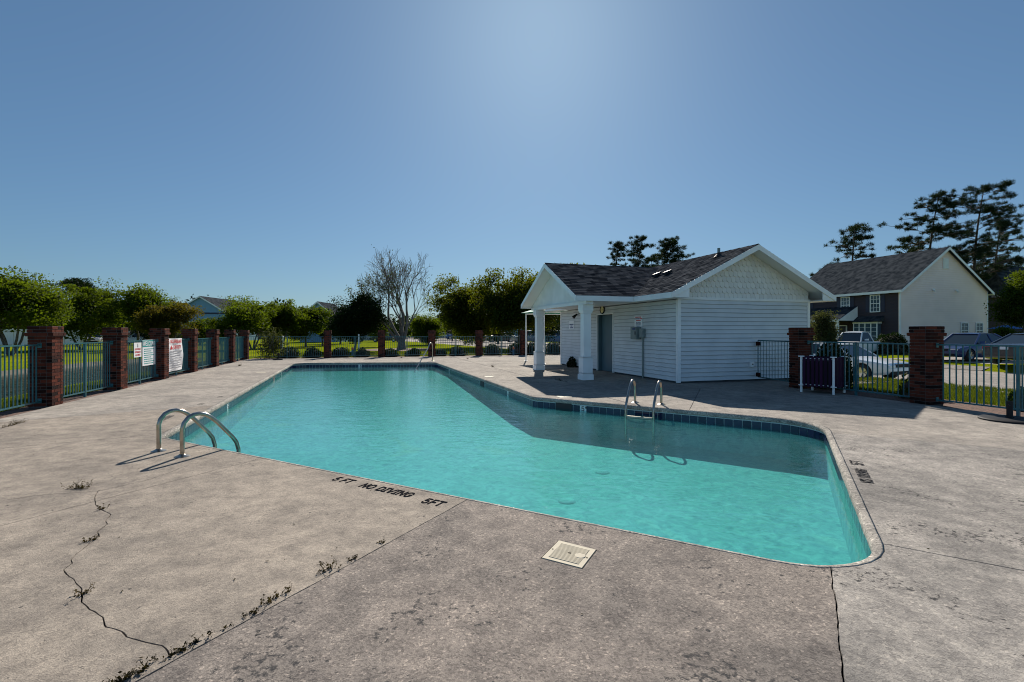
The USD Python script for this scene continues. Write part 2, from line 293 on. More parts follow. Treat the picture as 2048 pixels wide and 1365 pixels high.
def watermat(name, tint, s1, s2, strength, rough, milk, milky):
    n = {"g": ("geometry", {}), "map": ("mapping", {"scale": (1.0, 1.7, 1.0), "rotation": (0, 0, 0.3)}), "n": ("noise_texture", {"scale": s1, "detail": 3, "distortion": 0.7}), "n2": ("noise_texture", {"scale": s2, "detail": 2, "distortion": 0.5}),
         "h": ("math", {"math_type": "multiply_add", "value2": 0.35}), "b": ("bump", {"strength": strength, "distance": 0.05}), "lw": ("layer_weight", {"blend": 0.5}), "pw": ("math", {"math_type": "power", "value2": 5.0}), "f": ("math", {"math_type": "multiply_add", "value2": 0.96, "value3": 0.02}),
         "t": ("transparent_bsdf", {"color": tint}), "gl": ("glossy_bsdf", {"color": (1, 1, 1), "roughness": rough}), "df": ("diffuse_bsdf", {"color": milk}), "mk": ("mix_closure", {"fac": milky}), "m": ("mix_closure", {})}
    l = [("g.position", "map.vector"), ("map.vector", "n.vector"), ("map.vector", "n2.vector"), ("n2.fac", "h.value1"), ("n.fac", "h.value3"), ("h.value", "b.height"), ("b.normal", "gl.normal"),
         ("lw.facing", "pw.value1"), ("pw.value", "f.value1"), ("f.value", "m.fac"), ("t.BSDF", "mk.closure1"), ("df.BSDF", "mk.closure2"), ("mk.closure", "m.closure1"), ("gl.BSDF", "m.closure2")]
    return usdkit.material(stage, f'/World/Looks/{name}', n, l, surface="m.closure")
M['water'] = watermat('pool_water_surface', (0.45, 0.92, 0.90), 2.2, 15.0, 0.2, 0.012, (0.09, 0.36, 0.36), 0.13)
M['pond'] = watermat('pond_surface', (0.35, 0.42, 0.35), 1.6, 6.0, 0.35, 0.04, (0.03, 0.045, 0.04), 0.4)

# ---------------------------------------------------------------- large structure: pool, deck, ground
POOL_W = [(-5.05, 7.22), (2.27, 3.03), (5.2, 8.38), (0.5, 11.62), (-3.88, 25.15), (-10.65, 24.4)]
POOL_R = [0.12, 0.6, 0.9, 0.35, 0.35, 0.5]
def fillet(pts, rad, n=9):
    out, k = [], len(pts); p = np.array(pts)
    for i in range(k):
        a, c, b = p[i - 1], p[i], p[(i + 1) % k]
        u = (a - c) / np.linalg.norm(a - c); w = (b - c) / np.linalg.norm(b - c)
        ang = math.acos(np.clip(u @ w, -1, 1)); d = rad[i] / math.tan(ang / 2)
        s, e = c + u * d, c + w * d; m = (u + w) / np.linalg.norm(u + w); o = c + m * rad[i] / math.sin(ang / 2)
        a0 = math.atan2(*(s - o)[::-1]); a1 = math.atan2(*(e - o)[::-1]); da = (a1 - a0 + math.pi) % (2 * math.pi) - math.pi
        out += [tuple(o + rad[i] * np.array([math.cos(a0 + da * t), math.sin(a0 + da * t)])) for t in np.linspace(0, 1, n)]
    return out
POOL = sg.Polygon(fillet(POOL_W, POOL_R))                               # inner edge of the coping, world
def resample(poly, step):
    ring = sg.polygon.orient(poly).exterior; n = int(round(ring.length / step))
    return np.array([ring.interpolate(i / n, normalized=True).coords[0] for i in range(n)])
def outward(pts):                                                       # ccw ring: outward normals
    t = np.roll(pts, -1, 0) - np.roll(pts, 1, 0); t /= np.linalg.norm(t, axis=1, keepdims=True)
    return np.c_[t[:, 1], -t[:, 0]]
def sweep(pts, prof, jitter=0.0, seed=1):
    nrm = outward(pts); n = len(pts); k = len(prof); rows = []
    for j, (o, z) in enumerate(prof):
        w = jitter * (meshkit.fbm(np.c_[pts * 9, np.full(n, j * 0.6)], 3, seed) - 0.5) if jitter and 0 < j < k - 1 else np.zeros(n)
        rows.append(np.c_[pts + nrm * (o + w)[:, None] if np.ndim(o + w) else pts, np.full(n, z) + w * 0.5])
    v = np.vstack(rows); i = np.arange(n); q = (i + 1) % n
    f = np.vstack([np.stack([j * n + i, j * n + q, (j + 1) * n + q, (j + 1) * n + i], 1) for j in range(k - 1)])
    return v, f[:, ::-1]

def grid_rect(a0, b0, a1, b1): return sg.Polygon([W(a0, b0), W(a1, b0), W(a1, b1), W(a0, b1)])
DECK = grid_rect(-5.95, -9, 11.25, 31.02).union(grid_rect(11.2, 11.0, 14.6, 31.02))
POND = sg.Polygon([W(*q) for q in [(-7.9, 3), (-7.75, 12), (-8.05, 18), (-7.7, 22), (-7.9, 28), (-8.6, 33), (-10.2, 35.5), (-12, 34.5), (-13.2, 31), (-13.5, 25), (-13.8, 18), (-14.5, 3)]]).buffer(0.8).buffer(-0.8)
far_disc = sg.Point(0, 60).buffer(900, 48)
road = sg.Polygon([W(*q) for q in [(16.6, -40), (16.6, 26), (14.6, 42), (11.8, 54), (9.6, 72), (4, 110), (-4, 160), (14, 165), (22, 100), (27.5, 60), (28, 42), (28, 26), (28, 14.5), (46, 14.2), (46, 10.8), (22.6, 10.5), (22.6, -40)]])
def road_z(x, y):
    return -0.32 + 0.30 * np.clip((L(x, y)[1] - 26) / 24.0, 0, 1)
mb = MB().poly(far_disc.difference(DECK.buffer(-0.01)).difference(POND).difference(road.buffer(1.0, join_style='mitre')), -0.03)
struct('ground', mb, M['lawn'])
ring = np.array(sg.polygon.orient(POND).exterior.coords)[:-1]
v, f = sweep(ring, [(0.0, -0.03), (-0.35, -0.22), (-1.5, -0.7)]); struct('pond_bank', MB().add(v, f), M['soil'])
struct('pond_bed', MB().poly(POND.buffer(-1.2), -0.62), M['soil'])
struct('pond_water', MB().poly(POND.buffer(-0.2), -0.17), M['pond'])
WALL = POOL.buffer(0.02)
struct('deck_base', MB().poly(DECK.difference(WALL.buffer(0.004)), -0.075), M['base_soil'])

# joints and the long crack, then the slabs between them
def ext(p, q, k0=0.0, k1=6.0):
    p, q = np.array(p), np.array(q); d = (q - p) / np.linalg.norm(q - p); return sg.LineString([p - d * k0, q + d * k1])
def wob(line, amp, step, seed):
    n = max(2, int(line.length / step)); pts = np.array([line.interpolate(i / n, normalized=True).coords[0] for i in range(n + 1)])
    w = (np.stack([meshkit.fbm(np.c_[pts * 6, np.full(n + 1, k * 7.3)], 4, seed + k) for k in range(2)], 1) - 0.5) * 2 * amp
    return sg.LineString(pts + w)
def wide(line, w0, w1, seed):
    c = np.array(line.coords); r = w0 + (w1 - w0) * meshkit.fbm(np.c_[c * 14, np.zeros(len(c))], 3, seed)
    return so.unary_union([sg.LineString(c[i:i + 2]).buffer(r[i], cap_style='square') for i in range(len(c) - 1)])
J1 = ext(G(930, 1002), G(270, 1365), 0.3, 18); J3 = ext(G(1660, 1133), G(1690, 1365), 0.3, 18)
joints = [wide(wob(J1, 0.006, 0.05, 3), 0.001, 0.008, 4), wide(wob(J3, 0.016, 0.025, 5), 0.001, 0.006, 6)]
for p, q, k1, w in [(G(530, 915), G(60, 1037), 9, 0.004), (G(1735, 1082), G(2048, 1142), 9, 0.006), (G(1662, 866), G(2048, 901), 9, 0.004), (G(328, 868), G(0, 897), 6, 0.006),
                    (G(415, 812), G(0, 844.7), 4, 0.006), (G(470, 786), G(253, 797), 6, 0.006), (G(1378, 822), G(1399, 781), 0.4, 0.006)]:
    joints.append(wob(ext(p, q, 0.3, k1), 0.004, 0.1, 9).buffer(w, cap_style='flat'))
for b in (15.2, 18.4, 21.6, 24.8, 28.0): joints.append(sg.LineString([W(-6, b), W(-1.0, b)]).buffer(0.009).difference(POOL))
joints.append(sg.LineString([W(5.45, 8.9), W(5.45, 31.1)]).buffer(0.012)); joints.append(sg.LineString([W(3.6, 26.3), W(12, 26.3)]).buffer(0.004))
joints.append(sg.LineString([W(-6, 27.6), W(5.45, 27.6)]).buffer(0.004))
for b in (11.9,): joints.append(sg.LineString([W(5.45, b), W(11.3, b)]).buffer(0.005))
CR = [(435, 140), (415, 175), (425, 235), (470, 262), (520, 285), (485, 330), (495, 350), (430, 400), (440, 430), (380, 480), (300, 540), (260, 580), (270, 600), (220, 640), (240, 670), (290, 700), (330, 770), (330, 850), (380, 900), (460, 950), (490, 1010), (590, 1040), (620, 1070), (760, 1110), (850, 1130), (880, 1165), (910, 1205)]
crack = sg.LineString([G(60 + x / 3.211, 940 + y / 3.211) for x, y in CR])
cracks = [wide(wob(crack, 0.012, 0.012, 21), 0.0016, 0.0052, 22)]
for pts in [[(320, 785), (352, 772), (392, 764), (418, 757), (436, 748), (470, 741), (486, 736)], [(362, 765), (372, 760), (366, 764)], [(1800, 830), (1880, 842), (1960, 853), (2048, 880)], [(0, 1002), (70, 992), (200, 982), (290, 962), (380, 930)], [(1760, 1000), (1800, 1012), (1830, 1010), (1850, 1016)]]:
    cracks.append(wide(wob(sg.LineString([G(*q) for q in pts]), 0.03, 0.04, 31), 0.0012, 0.0045, 33))
COPE = POOL.buffer(0.07)
LID = [(0.336, 3.598), (0.58, 3.443), (0.444, 3.173), (0.196, 3.32)]
lids = [sg.Polygon(LID)]
for (px, py, s) in [(522, 745.5, 0.3), (978, 754, 0.3), (1128, 794, 0.3)]:
    x, y = G(px, py); lids.append(sa.rotate(sg.box(x - s / 2, y - s / 2, x + s / 2, y + s / 2), 17))
top = DECK.difference(COPE.buffer(0.002)).difference(so.unary_union(joints)).difference(so.unary_union(cracks)).difference(so.unary_union([l.buffer(0.006, join_style='mitre') for l in lids]))
deck = Thing('pool_deck', 'weathered concrete pool deck slabs with dark joints and cracks around the pool', None, kind='structure')
j1 = np.array(J1.coords); j3 = np.array(J3.coords)
def side(l, p): return (l[1][0] - l[0][0]) * (p[1] - l[0][1]) - (l[1][1] - l[0][1]) * (p[0] - l[0][0])
for g in sorted(top.geoms, key=lambda g: -g.area):
    if g.area < 0.002: continue
    c = g.representative_point(); p = (c.x, c.y)
    if c.y < 6.2 and side(j1, p) > 0 and side(j3, p) < 0: m = M['conc_rough']
    elif c.y < 6.2 and side(j3, p) > 0: m = M['conc_grey']
    elif c.x > 2.5 and c.y < 9.5: m = M['conc_grey']
    elif c.y > 10 or c.x > 2: m = M['conc_far']
    else: m = M['conc_tan']
    deck.part('slab', MB().poly(g, -0.06, 0.0), m)

# the pool shell
pool = Thing('swimming_pool', 'L-shaped in-ground swimming pool with turquoise plaster and navy waterline tiles', 'swimming pool')
rc = resample(POOL, 0.05)
v, f = sweep(rc, [(0.07, -0.07), (0.07, 0.0), (0.055, 0.0005), (0.03, -0.003), (0.010, -0.012), (0.001, -0.028), (0.0, -0.045), (0.0, -0.072), (0.008, -0.085), (0.035, -0.088)], 0.009)
pool.part('coping', (v, f), M['coping'], smooth=True)
wr = np.array(sg.polygon.orient(WALL).exterior.coords)[:-1]
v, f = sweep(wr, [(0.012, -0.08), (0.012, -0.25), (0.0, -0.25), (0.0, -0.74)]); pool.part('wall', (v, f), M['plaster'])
v, f = sweep(wr, [(0.006, -0.08), (0.006, -0.255)]); pool.part('grout_band', (v, f), M['grout'])
fgrid = [g for i in range(-12, 7) for j in range(2, 27) for g in [WALL.buffer(0.01).intersection(sg.box(i, j, i + 1, j + 1))] if g.area > 1e-6]
fm = MB()
for g in fgrid: fm.poly(g, 0.0)
for v in fm.v: v[:, 2] = -0.72 + 0.34 * np.clip((v[:, 1] - 12.0) / 9.0, 0, 1)
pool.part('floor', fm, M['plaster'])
ringw = sg.polygon.orient(WALL).exterior; TN = int(ringw.length / 0.156); near_tiles = MB(); marks = []
near_seg = sg.LineString([POOL_W[0], POOL_W[1]])
tm = np.array([ringw.interpolate((i + .5) * ringw.length / TN).coords[0] for i in range(TN)])
MARK = {int(np.argmin(np.hypot(1024 + 1000 * tm[:, 0] / tm[:, 1] - px, 665 + 1500 / tm[:, 1] - py))): txt for px, py, txt in [(1165, 804.5, '5"'), (720, 725, '3'), (452, 793, '5'), (562, 739, '4'), (1012, 783, '4'), (898, 736, '3')]}
for i in range(TN):
    s0, s1 = i * ringw.length / TN + 0.006, (i + 1) * ringw.length / TN - 0.006
    p, q = np.array(ringw.interpolate(s0).coords[0]), np.array(ringw.interpolate(s1).coords[0])
    d = (q - p) / np.linalg.norm(q - p); nn = np.array([d[1], -d[0]])
    o = nn * 0.006; pi = p - nn * 0.004; qi = q - nn * 0.004; po, qo = p + nn * 0.005, q + nn * 0.005
    t = MB().hexa([(*po, -0.245), (*pi, -0.245), (*qi, -0.245), (*qo, -0.245), (*po, -0.105), (*pi, -0.105), (*qi, -0.105), (*qo, -0.105)])
    mid = (p + q) / 2
    if near_seg.distance(sg.Point(mid)) < 0.1: near_tiles.add(*t.arr()); continue
    wm = M['tile']
    if i in MARK: marks.append(((i, MARK[i]), pi, qi, d, nn)); wm = M['tile_white']
    pool.part('tile', t, wm, label='white depth marker tile' if wm is M['tile_white'] else None)
pool.part('hidden_side_tiles', near_tiles, M['tile'], kind='stuff')
def letters(text, height, o, xdir, ydir, ndir, depth=0.002, bold=True, xs=1.0):  # lettering laid out in 3-d
    t = meshkit.text_mesh(text, height, depth, bold); v = np.asarray(t.vertices) * [xs, 1, 1]
    return (np.asarray(o) + v[:, :1] * np.asarray(xdir) + v[:, 1:2] * np.asarray(ydir) + v[:, 2:] * np.asarray(ndir), np.asarray(t.faces))
for (k, txt), pi, qi, d, nn in marks:
    pool.part('depth_figure', letters(txt, 0.10, (*(qi - d * (0.02 if len(txt) > 1 else 0.045) - nn * 0.001), -0.22), (*-d, 0), (0, 0, 1), (*-nn, 0)), M['black'])
for px, py, w in [(548, 748, 0.4), (949, 758, 0.45), (1110, 803, 0.4)]:                       # skimmer mouths in the tile band, inner shade painted as flat black plates
    s = ringw.project(sg.Point(G(px, py))); p, q = np.array(ringw.interpolate(s - w / 2).coords[0]), np.array(ringw.interpolate(s + w / 2).coords[0])
    d = (q - p) / np.linalg.norm(q - p); nn = np.array([d[1], -d[0]]); pi, qi = p - nn * 0.008, q - nn * 0.008
    po, qo = p + nn * .004, q + nn * .004
    pool.part('skimmer_mouth', MB().hexa([(*po, -0.26), (*pi, -0.26), (*qi, -0.26), (*qo, -0.26), (*po, -0.09), (*pi, -0.09), (*qi, -0.09), (*qo, -0.09)]), M['black'])
for px, py in [(1134, 1000), (1205, 943)]:
    x, y = 1.5 * 0, 0; Y = 2.2 * 1000 / (py - 665); X = (px - 1024) * Y / 1000
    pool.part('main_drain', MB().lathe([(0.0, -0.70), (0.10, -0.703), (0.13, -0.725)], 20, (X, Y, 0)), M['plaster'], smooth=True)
struct('pool_water', MB().poly(WALL.buffer(0.011), -0.215), M['water'])

# lawn-side strips, roads
def strip(name, pts, z, m, kind='structure', grid=True): return struct(name, MB().poly(sg.Polygon([W(*q) for q in pts] if grid else pts), z), m, kind=kind)
strip('mulch_bed', [(-6.55, -6), (-5.9, -6), (-5.9, 31.6), (-6.55, 31.6)], -0.022, M['mulch'])
strip('mulch_bed', [(-5.9, 31.0), (14, 31.0), (14, 32.3), (-5.9, 32.3)], -0.022, M['mulch'])
strip('mulch_bed', [(11.2, -6), (12.7, -6), (12.7, 11.2), (11.2, 11.2)], -0.022, M['mulch'])
strip('mulch_bed', [(11.2, 11.2), (15.6, 11.2), (15.6, 31), (13.9, 31), (13.9, 12.6), (11.2, 12.6)], -0.020, M['mulch'])
bx, by = at(807, 44)
struct('mulch_bed', MB().poly(sg.Point(bx, by).buffer(3.6), -0.022), M['mulch'])
mb = MB().poly(road, 0.0)
for v in mb.v: v[:, 2] = road_z(v[:, 0], v[:, 1])
struct('road', mb, M['road'])
rr = np.array(sg.polygon.orient(road).exterior.coords)[:-1]; ro = np.array(sg.polygon.orient(road.buffer(1.0, join_style='mitre')).exterior.coords)[:-1]
rp = np.array([(*p, float(road_z(*p))) for p in rr]); rq = np.array([(*ro[np.argmin(np.hypot(*(ro - p).T))], -0.03) for p in rr]); n = len(rr)
struct('grass_verge', MB().add(np.vstack([rp, rq]), [(i, n + i, n + (i + 1) % n, (i + 1) % n) for i in range(n)]), M['lawn'])
dw = [W(27.9, 16), W(29.2, 16), W(45, 16), W(45, 21.5), W(29.2, 21.5), W(27.9, 21.5)]
struct('driveway', MB().add([(*p, z) for p, z in zip(dw, (-.3, -.012, -.012, -.012, -.012, -.3))], [(0, 1, 4, 5), (1, 2, 3, 4)]), M['road'])

# ---------------------------------------------------------------- brick piers
def make_pier(label, group, a, b):
    t = Thing('brick_pier', label, 'fence pier', group, (a, b, 0), 'grid')
    def bricks(z, half, flip):
        for k in range(4):
            ang = k * math.pi / 2; c, s = math.cos(ang), math.sin(ang)
            cuts = [(-half, 0.004 - half + 0.195), (-half + 0.21, half - 0.104)] if flip else [(-half, -half + 0.092), (-half + 0.103, half - 0.104)]
            for x0, x1 in cuts:
                jx = RNG.uniform(-0.002, 0.002)
                v = np.array([(x0, -half + jx, z), (x1, -half + jx, z), (x1, -half + 0.09, z), (x0, -half + 0.09, z), (x0, -half + jx, z + 0.057), (x1, -half + jx, z + 0.057), (x1, -half + 0.09, z + 0.057), (x0, -half + 0.09, z + 0.057)])
                v = np.c_[v[:, 0] * c - v[:, 1] * s, v[:, 0] * s + v[:, 1] * c, v[:, 2]]
                m = MB().hexa(v); t.part('brick', m, M['brick'], local=True)
    n = 24
    for i in range(n):
        z = 0.006 + i * 0.0677
        half = 0.2 if i < n - 3 else (0.235 if i == n - 3 else 0.21)
        bricks(z, half, i % 2)
    core = MB().box((-0.192, -0.192, -0.03), (0.192, 0.192, 0.0677 * 21 - 0.004)); core.box((-0.226, -0.226, 0.0677 * 21 - 0.004), (0.226, 0.226, 0.0677 * 22)); core.box((-0.202, -0.202, 0.0677 * 22), (0.202, 0.202, 0.0677 * 24 + 0.002))
    t.part('mortar_core', core, M['mortar'], local=True)
    return t
ORD = ['first', 'second', 'third', 'fourth', 'fifth', 'sixth', 'seventh', 'eighth']
LP = [9.55 + 3.06 * i for i in range(7)] + [31.2]
FP = [-1.78, 1.3, 4.33, 7.36, 10.35, 13.4]
RP = [(11.4, 7.5), (11.4, 10.62)]
p0 = make_pier('brick pier beside the pond, nearest the camera with its sunlit side in view', 'brick piers of the pool fence', -6.15, LP[1])
def pier_at(a, b, label): return dup(p0, 'brick_pier', (*W(a, b), 0), 17, label, 'fence pier', 'brick piers of the pool fence')
for i in range(2, 7): pier_at(-6.15, LP[i], f'brick pier in the pond-side row, {ORD[i-1]} from the camera')
pier_at(-6.15, LP[7], 'brick corner pier where pond-side and far fence meet')
for i, w in enumerate(['first far-side brick pier after the vine-covered corner', 'far-side brick pier in front of the round dark evergreen tree', 'far-side brick pier behind the curved pool handrail', 'far-side brick pier below the big oak crowns', 'far-side brick pier just outside the white canopy pole', 'far-side brick pier hidden behind the pool house wall']):
    if i < 5: pier_at(FP[i], 31.3, w)
pier_at(*RP[0], 'shaded brick pier on the car-park side, nearer one with two floodlights behind')
pier_at(*RP[1], 'shaded brick pier between the pool house gable wall and purple planter')

# ---------------------------------------------------------------- fence panels
def make_panel(length, label, group, a, b, along_b=True, z0=0.09, zt=1.26):
    t = Thing('metal_railing', label, 'fence panel', group, (a, b, 0), 'grid')
    def bx(u0, w0, za, u1, w1, zb): return MB().box((w0, u0, za), (w1, u1, zb)) if along_b else MB().box((u0, w0, za), (u1, w1, zb))
    h = length / 2
    t.part('top_rail', bx(-h, -0.02, zt - 0.028, h, 0.02, zt), M['teal'], local=True)
    t.part('bottom_rail', bx(-h, -0.016, z0, h, 0.016, z0 + 0.028), M['teal'], local=True)
    n = int(round(length / 0.118)); st = length / n
    for i in range(1, n):
        u = -h + i * st
        if abs(u) < 0.03: continue
        t.part('picket', bx(u - 0.009, -0.009, z0 + 0.028, u + 0.009, 0.009, zt - 0.028), M['teal'], local=True)
    t.part('post', bx(-0.021, -0.022, -0.03, 0.021, 0.022, zt + 0.004), M['teal'], local=True)
    for s in (-1, 1):
        for z in (z0 + 0.03, zt - 0.03): t.part('bracket', bx(s * h - 0.012 if s > 0 else -h, -0.034, z - 0.045, h if s > 0 else -h + 0.012, 0.034, z + 0.045), M['teal'], local=True)
    return t
GP = 'teal metal fence panels between the brick piers'
pl = 3.06 - 0.4
proto = make_panel(pl, 'teal fence panel nearest the camera in front of the pond', GP, -6.15, (LP[0] + LP[1]) / 2)
def panel(a, b, rot, label): return dup(proto, 'metal_railing', (*W(a, b), 0), rot, label, 'fence panel', GP)
PL = ['teal fence panel between first and second pond-side piers, pond seen through', 'teal fence panel carrying the welcome board and the small sign', 'teal fence panel behind the large lifeguard banner', 'teal fence panel just past the lifeguard banner panel on the pond side', 'teal fence panel between the fifth and sixth pond-side piers']
for i in range(1, 6): panel(-6.15, (LP[i] + LP[i + 1]) / 2, 17, PL[i - 1])
make_panel(LP[7] - LP[6] - 0.4, 'teal fence panel next to the vine-covered corner pier', GP, -6.15, (LP[6] + LP[7]) / 2)
make_panel(FP[0] + 6.15 - 0.4, 'long teal fence panel beside the vine at the far corner', GP, (FP[0] - 6.15) / 2, 31.3, False)
for i, w in enumerate(['teal far fence panel in front of the blue stub post', 'teal far fence panel in front of the bare tree trunk', 'teal far fence panel behind the curved pool handrail and lawn', 'teal far fence panel in front of the oak trunks', 'teal far fence panel behind the green canopy poles']):
    panel((FP[i] + FP[i + 1]) / 2, 31.3, -73, w)
panel(11.4, (RP[0][1] + RP[1][1]) / 2, 17, 'teal fence panel behind the purple slatted planter')
panel(11.4, RP[0][1] - 1.53, 17, 'teal fence panel behind the umbrella base, nearest the car park')
gate = Thing('fence_gate', 'short teal metal fence section against the pool house gable wall', 'fence gate', None, (11.62, 11.7, 0), 'grid')
mbt = lambda p, q, r: MB().tube([p, q], r, 4)
ga, gb = np.array([11.72, 12.48]), np.array([11.42, 10.86])
for z, nm in ((1.25, 'top_rail'), (0.13, 'bottom_rail')): gate.part(nm, mbt((*ga, z), (*gb, z), 0.016), M['teal'])
for i in range(13):
    p = ga + (gb - ga) * (i / 12); gate.part('picket' if 0 < i < 12 else 'end_post', mbt((*p, 0.13), (*p, 1.25), 0.011 if 0 < i < 12 else 0.02), M['teal'])
for z in (0.2, 1.15): gate.part('hinge', MB().box((11.69, 12.42, z - 0.06), (11.76, 12.53, z + 0.06)), M['brick'])

# ---------------------------------------------------------------- signs on the fence (pond side row, facing the pool)
def facing(t): pass
def sign_text(t, parent, text, h, a, b, z, mat, bold=True, name='lettering', center=True):
    # lettering on the pond-side fence: reads along +b seen from the pool? text runs towards the far end, normal +a
    lv, lf = letters(text, h, (a, b, z), (0, 1, 0), (0, 0, 1), (1, 0, 0), 0.002, bold)
    if center: lv = lv - np.array([0, (lv[:, 1].max() + lv[:, 1].min()) / 2 - b, 0])
    t.part(name, (lv, lf), mat, parent)
def bars(t, mat, a, b0, b1, z, h, seed, gaps=6):                          # illegible small print: broken dashes
    r = np.random.default_rng(seed); m = MB(); b = b0
    while b < b1 - 0.02:
        w = min(r.uniform(0.03, 0.11), b1 - b); m.box((a, b, z), (a + 0.0015, b + w, z + h)); b += w + 0.018
    t.part('small_print', m, mat)
fa = -6.15 + 0.03
s1 = Thing('warning_sign', 'small white sign about alcoholic beverages wired to the teal fence', 'sign', None, (fa, 16.6, 0.8), 'grid')
s1.part('board', MB().box((fa, 16.72, 0.78), (fa + 0.006, 17.22, 1.2)), M['sign_white'])
sa_ = fa + 0.0065
s1.part('pictogram', MB().box((sa_, 16.93, 1.07), (sa_ + .002, 17.0, 1.12)).box((sa_, 16.945, 1.12), (sa_ + .002, 16.985, 1.17)), M['sign_grey'])
for tx, z in (('ALCOHOLIC', 0.99), ('BEVERAGES', 0.905), ('ALLOWED', 0.82)): sign_text(s1, None, tx, 0.05, sa_, 16.97, z, M['sign_red'])
s2 = Thing('welcome_board', 'white rules board with a teal WELCOME header on the fence', 'sign', None, (fa, 17.8, 0.6), 'grid')
s2.part('board', MB().box((fa, 17.3, 0.5), (fa + 0.008, 18.26, 1.27)), M['sign_white'])
s2.part('header', MB().box((fa + 0.0085, 17.31, 1.06), (fa + 0.0105, 18.25, 1.26)), M['sign_teal'])
sign_text(s2, None, 'WELCOME', 0.13, fa + 0.011, 17.78, 1.095, M['sign_white'])
for i, z in enumerate(np.linspace(0.98, 0.55, 8)): bars(s2, M['sign_teal'], fa + 0.0085, 17.4, 18.16 - (0.22 if i in (1, 4) else 0.05 * (i % 3)), z, 0.026, 50 + i)
s3 = Thing('lifeguard_banner', 'tall white banner with red WARNING edge hung on the pond-side fence', 'sign', None, (fa, 20.2, 0.2), 'grid')
m = MB(); n1, n2 = 10, 14; B0, B1, Z0, Z1 = 18.97, 20.78, 0.17, 1.29
gv = np.array([[(fa + 0.012 + 0.02 * math.sin(i * 1.1 + j * 0.5), B0 + (B1 - B0) * i / n1 + 0.03 * (j / n2 - 1) * (i == 0), Z0 + (Z1 - Z0) * j / n2) for j in range(n2 + 1)] for i in range(n1 + 1)]).reshape(-1, 3)
gf = [(i * (n2 + 1) + j, (i + 1) * (n2 + 1) + j, (i + 1) * (n2 + 1) + j + 1, i * (n2 + 1) + j + 1) for i in range(n1) for j in range(n2)]
s3.part('sheet', MB().add(gv, gf).add(gv - np.array([0.004, 0, 0]), [q[::-1] for q in gf]), M['sign_white'], smooth=False)
bn = fa + 0.036
s3.part('red_band', MB().box((bn, B0 + 0.03, Z0 + 0.03), (bn + 0.002, B0 + 0.36, Z1 - 0.02)), M['sign_red'])
lv, lf = letters('WARNING', 0.2, (0, 0, 0), (0, 0, -1), (0, 1, 0), (1, 0, 0)); lv[:, 2] *= 1.0 / max(1e-6, lv[:, 2].max() - lv[:, 2].min()); lv += np.array([bn + 0.0025, B0 + 0.1, Z1 - 0.06 - lv[:, 2].max()]); s3.part('lettering', (lv, lf), M['sign_white'])
sign_text(s3, None, 'NO LIFEGUARD', 0.11, bn, B0 + 1.08, Z1 - 0.16, M['sign_red']); sign_text(s3, None, 'ON DUTY', 0.12, bn, B0 + 1.2, Z1 - 0.36, M['sign_red'])
s3.part('triangle', MB().prism([(bn, B0 + 0.5, Z1 - 0.37), (bn, B0 + 0.74, Z1 - 0.37), (bn, B0 + 0.62, Z1 - 0.23)], (0.002, 0, 0)), M['sign_red'])
for i, z in enumerate([0.82, 0.75, 0.66, 0.58, 0.5, 0.42, 0.34, 0.27]): bars(s3, M['sign_grey'], bn, B0 + 0.5, B1 - 0.12 - 0.12 * (i % 3), z, 0.024 if i % 2 else 0.036, 70 + i)

# ---------------------------------------------------------------- pool house
ph = Thing('pool_house', 'small white vinyl-sided pool house with grey shingle roof and columned porch', 'pool house', None, (11.36, 16.8, 0), 'grid')
A0, A1, B0, B1, ZW = 8.93, 13.8, 12.57, 21.44, 2.46
DB0, DB1, DZ = 16.5, 17.75, 2.17
KM = 0.4975
core = MB().box((A0 + 0.03, B0 + 0.03, 0.0), (A1 - 0.03, DB0, ZW)).box((A0 + 0.03, DB1, 0.0), (A1 - 0.03, B1 - 0.03, ZW)).box((A0 + 0.22, DB0, 0.0), (A1 - 0.03, DB1, ZW)).box((A0 + 0.03, DB0, DZ), (A0 + 0.219, DB1, ZW))
ph.part('wall_core', core, M['lap_shade'])
EX = 0.127
def lap(mbx, horiz, fixed, u0, u1, z, outn):
    zz = min(z + EX, ZW); z += 0.009
    o0, o1 = fixed + outn * 0.026, fixed + outn * 0.002
    bk = fixed - outn * 0.02
    def p(o, u, zq): return (u, o, zq) if horiz else (o, u, zq)
    mbx.hexa([p(o0, u0, z), p(o0, u1, z), p(bk, u1, z), p(bk, u0, z), p(o1, u0, zz), p(o1, u1, zz), p(bk, u1, zz), p(bk, u0, zz)])
for k in range(19):
    z = 0.05 + k * EX
    if z > ZW - 0.03: break
    zt = z + EX
    segs = [(B0 + 0.05, B1 - 0.05)] if z > DZ + 0.02 else [(B0 + 0.05, DB0 - 0.045), (DB1 + 0.045, B1 - 0.05)]
    for u0, u1 in segs: mq = MB(); lap(mq, False, A0, u0, u1, z, -1); ph.part('siding_board', mq, M['vinyl'])
    cut = [(A0 + 0.05, A1 - 0.05)]; mid = A0 + 0.9 + (k * 1.37) % 3.0
    for u0, u1 in [(A0 + 0.05, mid - 0.001), (mid + 0.001, A1 - 0.05)]: mq = MB(); lap(mq, True, B0, u0, u1, z, -1); ph.part('siding_board', mq, M['vinyl'])
    mq = MB(); lap(mq, False, A1, B0 + 0.05, B1 - 0.05, z, 1); ph.part('siding_board', mq, M['vinyl'])
    mq = MB(); lap(mq, True, B1, A0 + 0.05, A1 - 0.05, z, 1); ph.part('siding_board', mq, M['vinyl'])
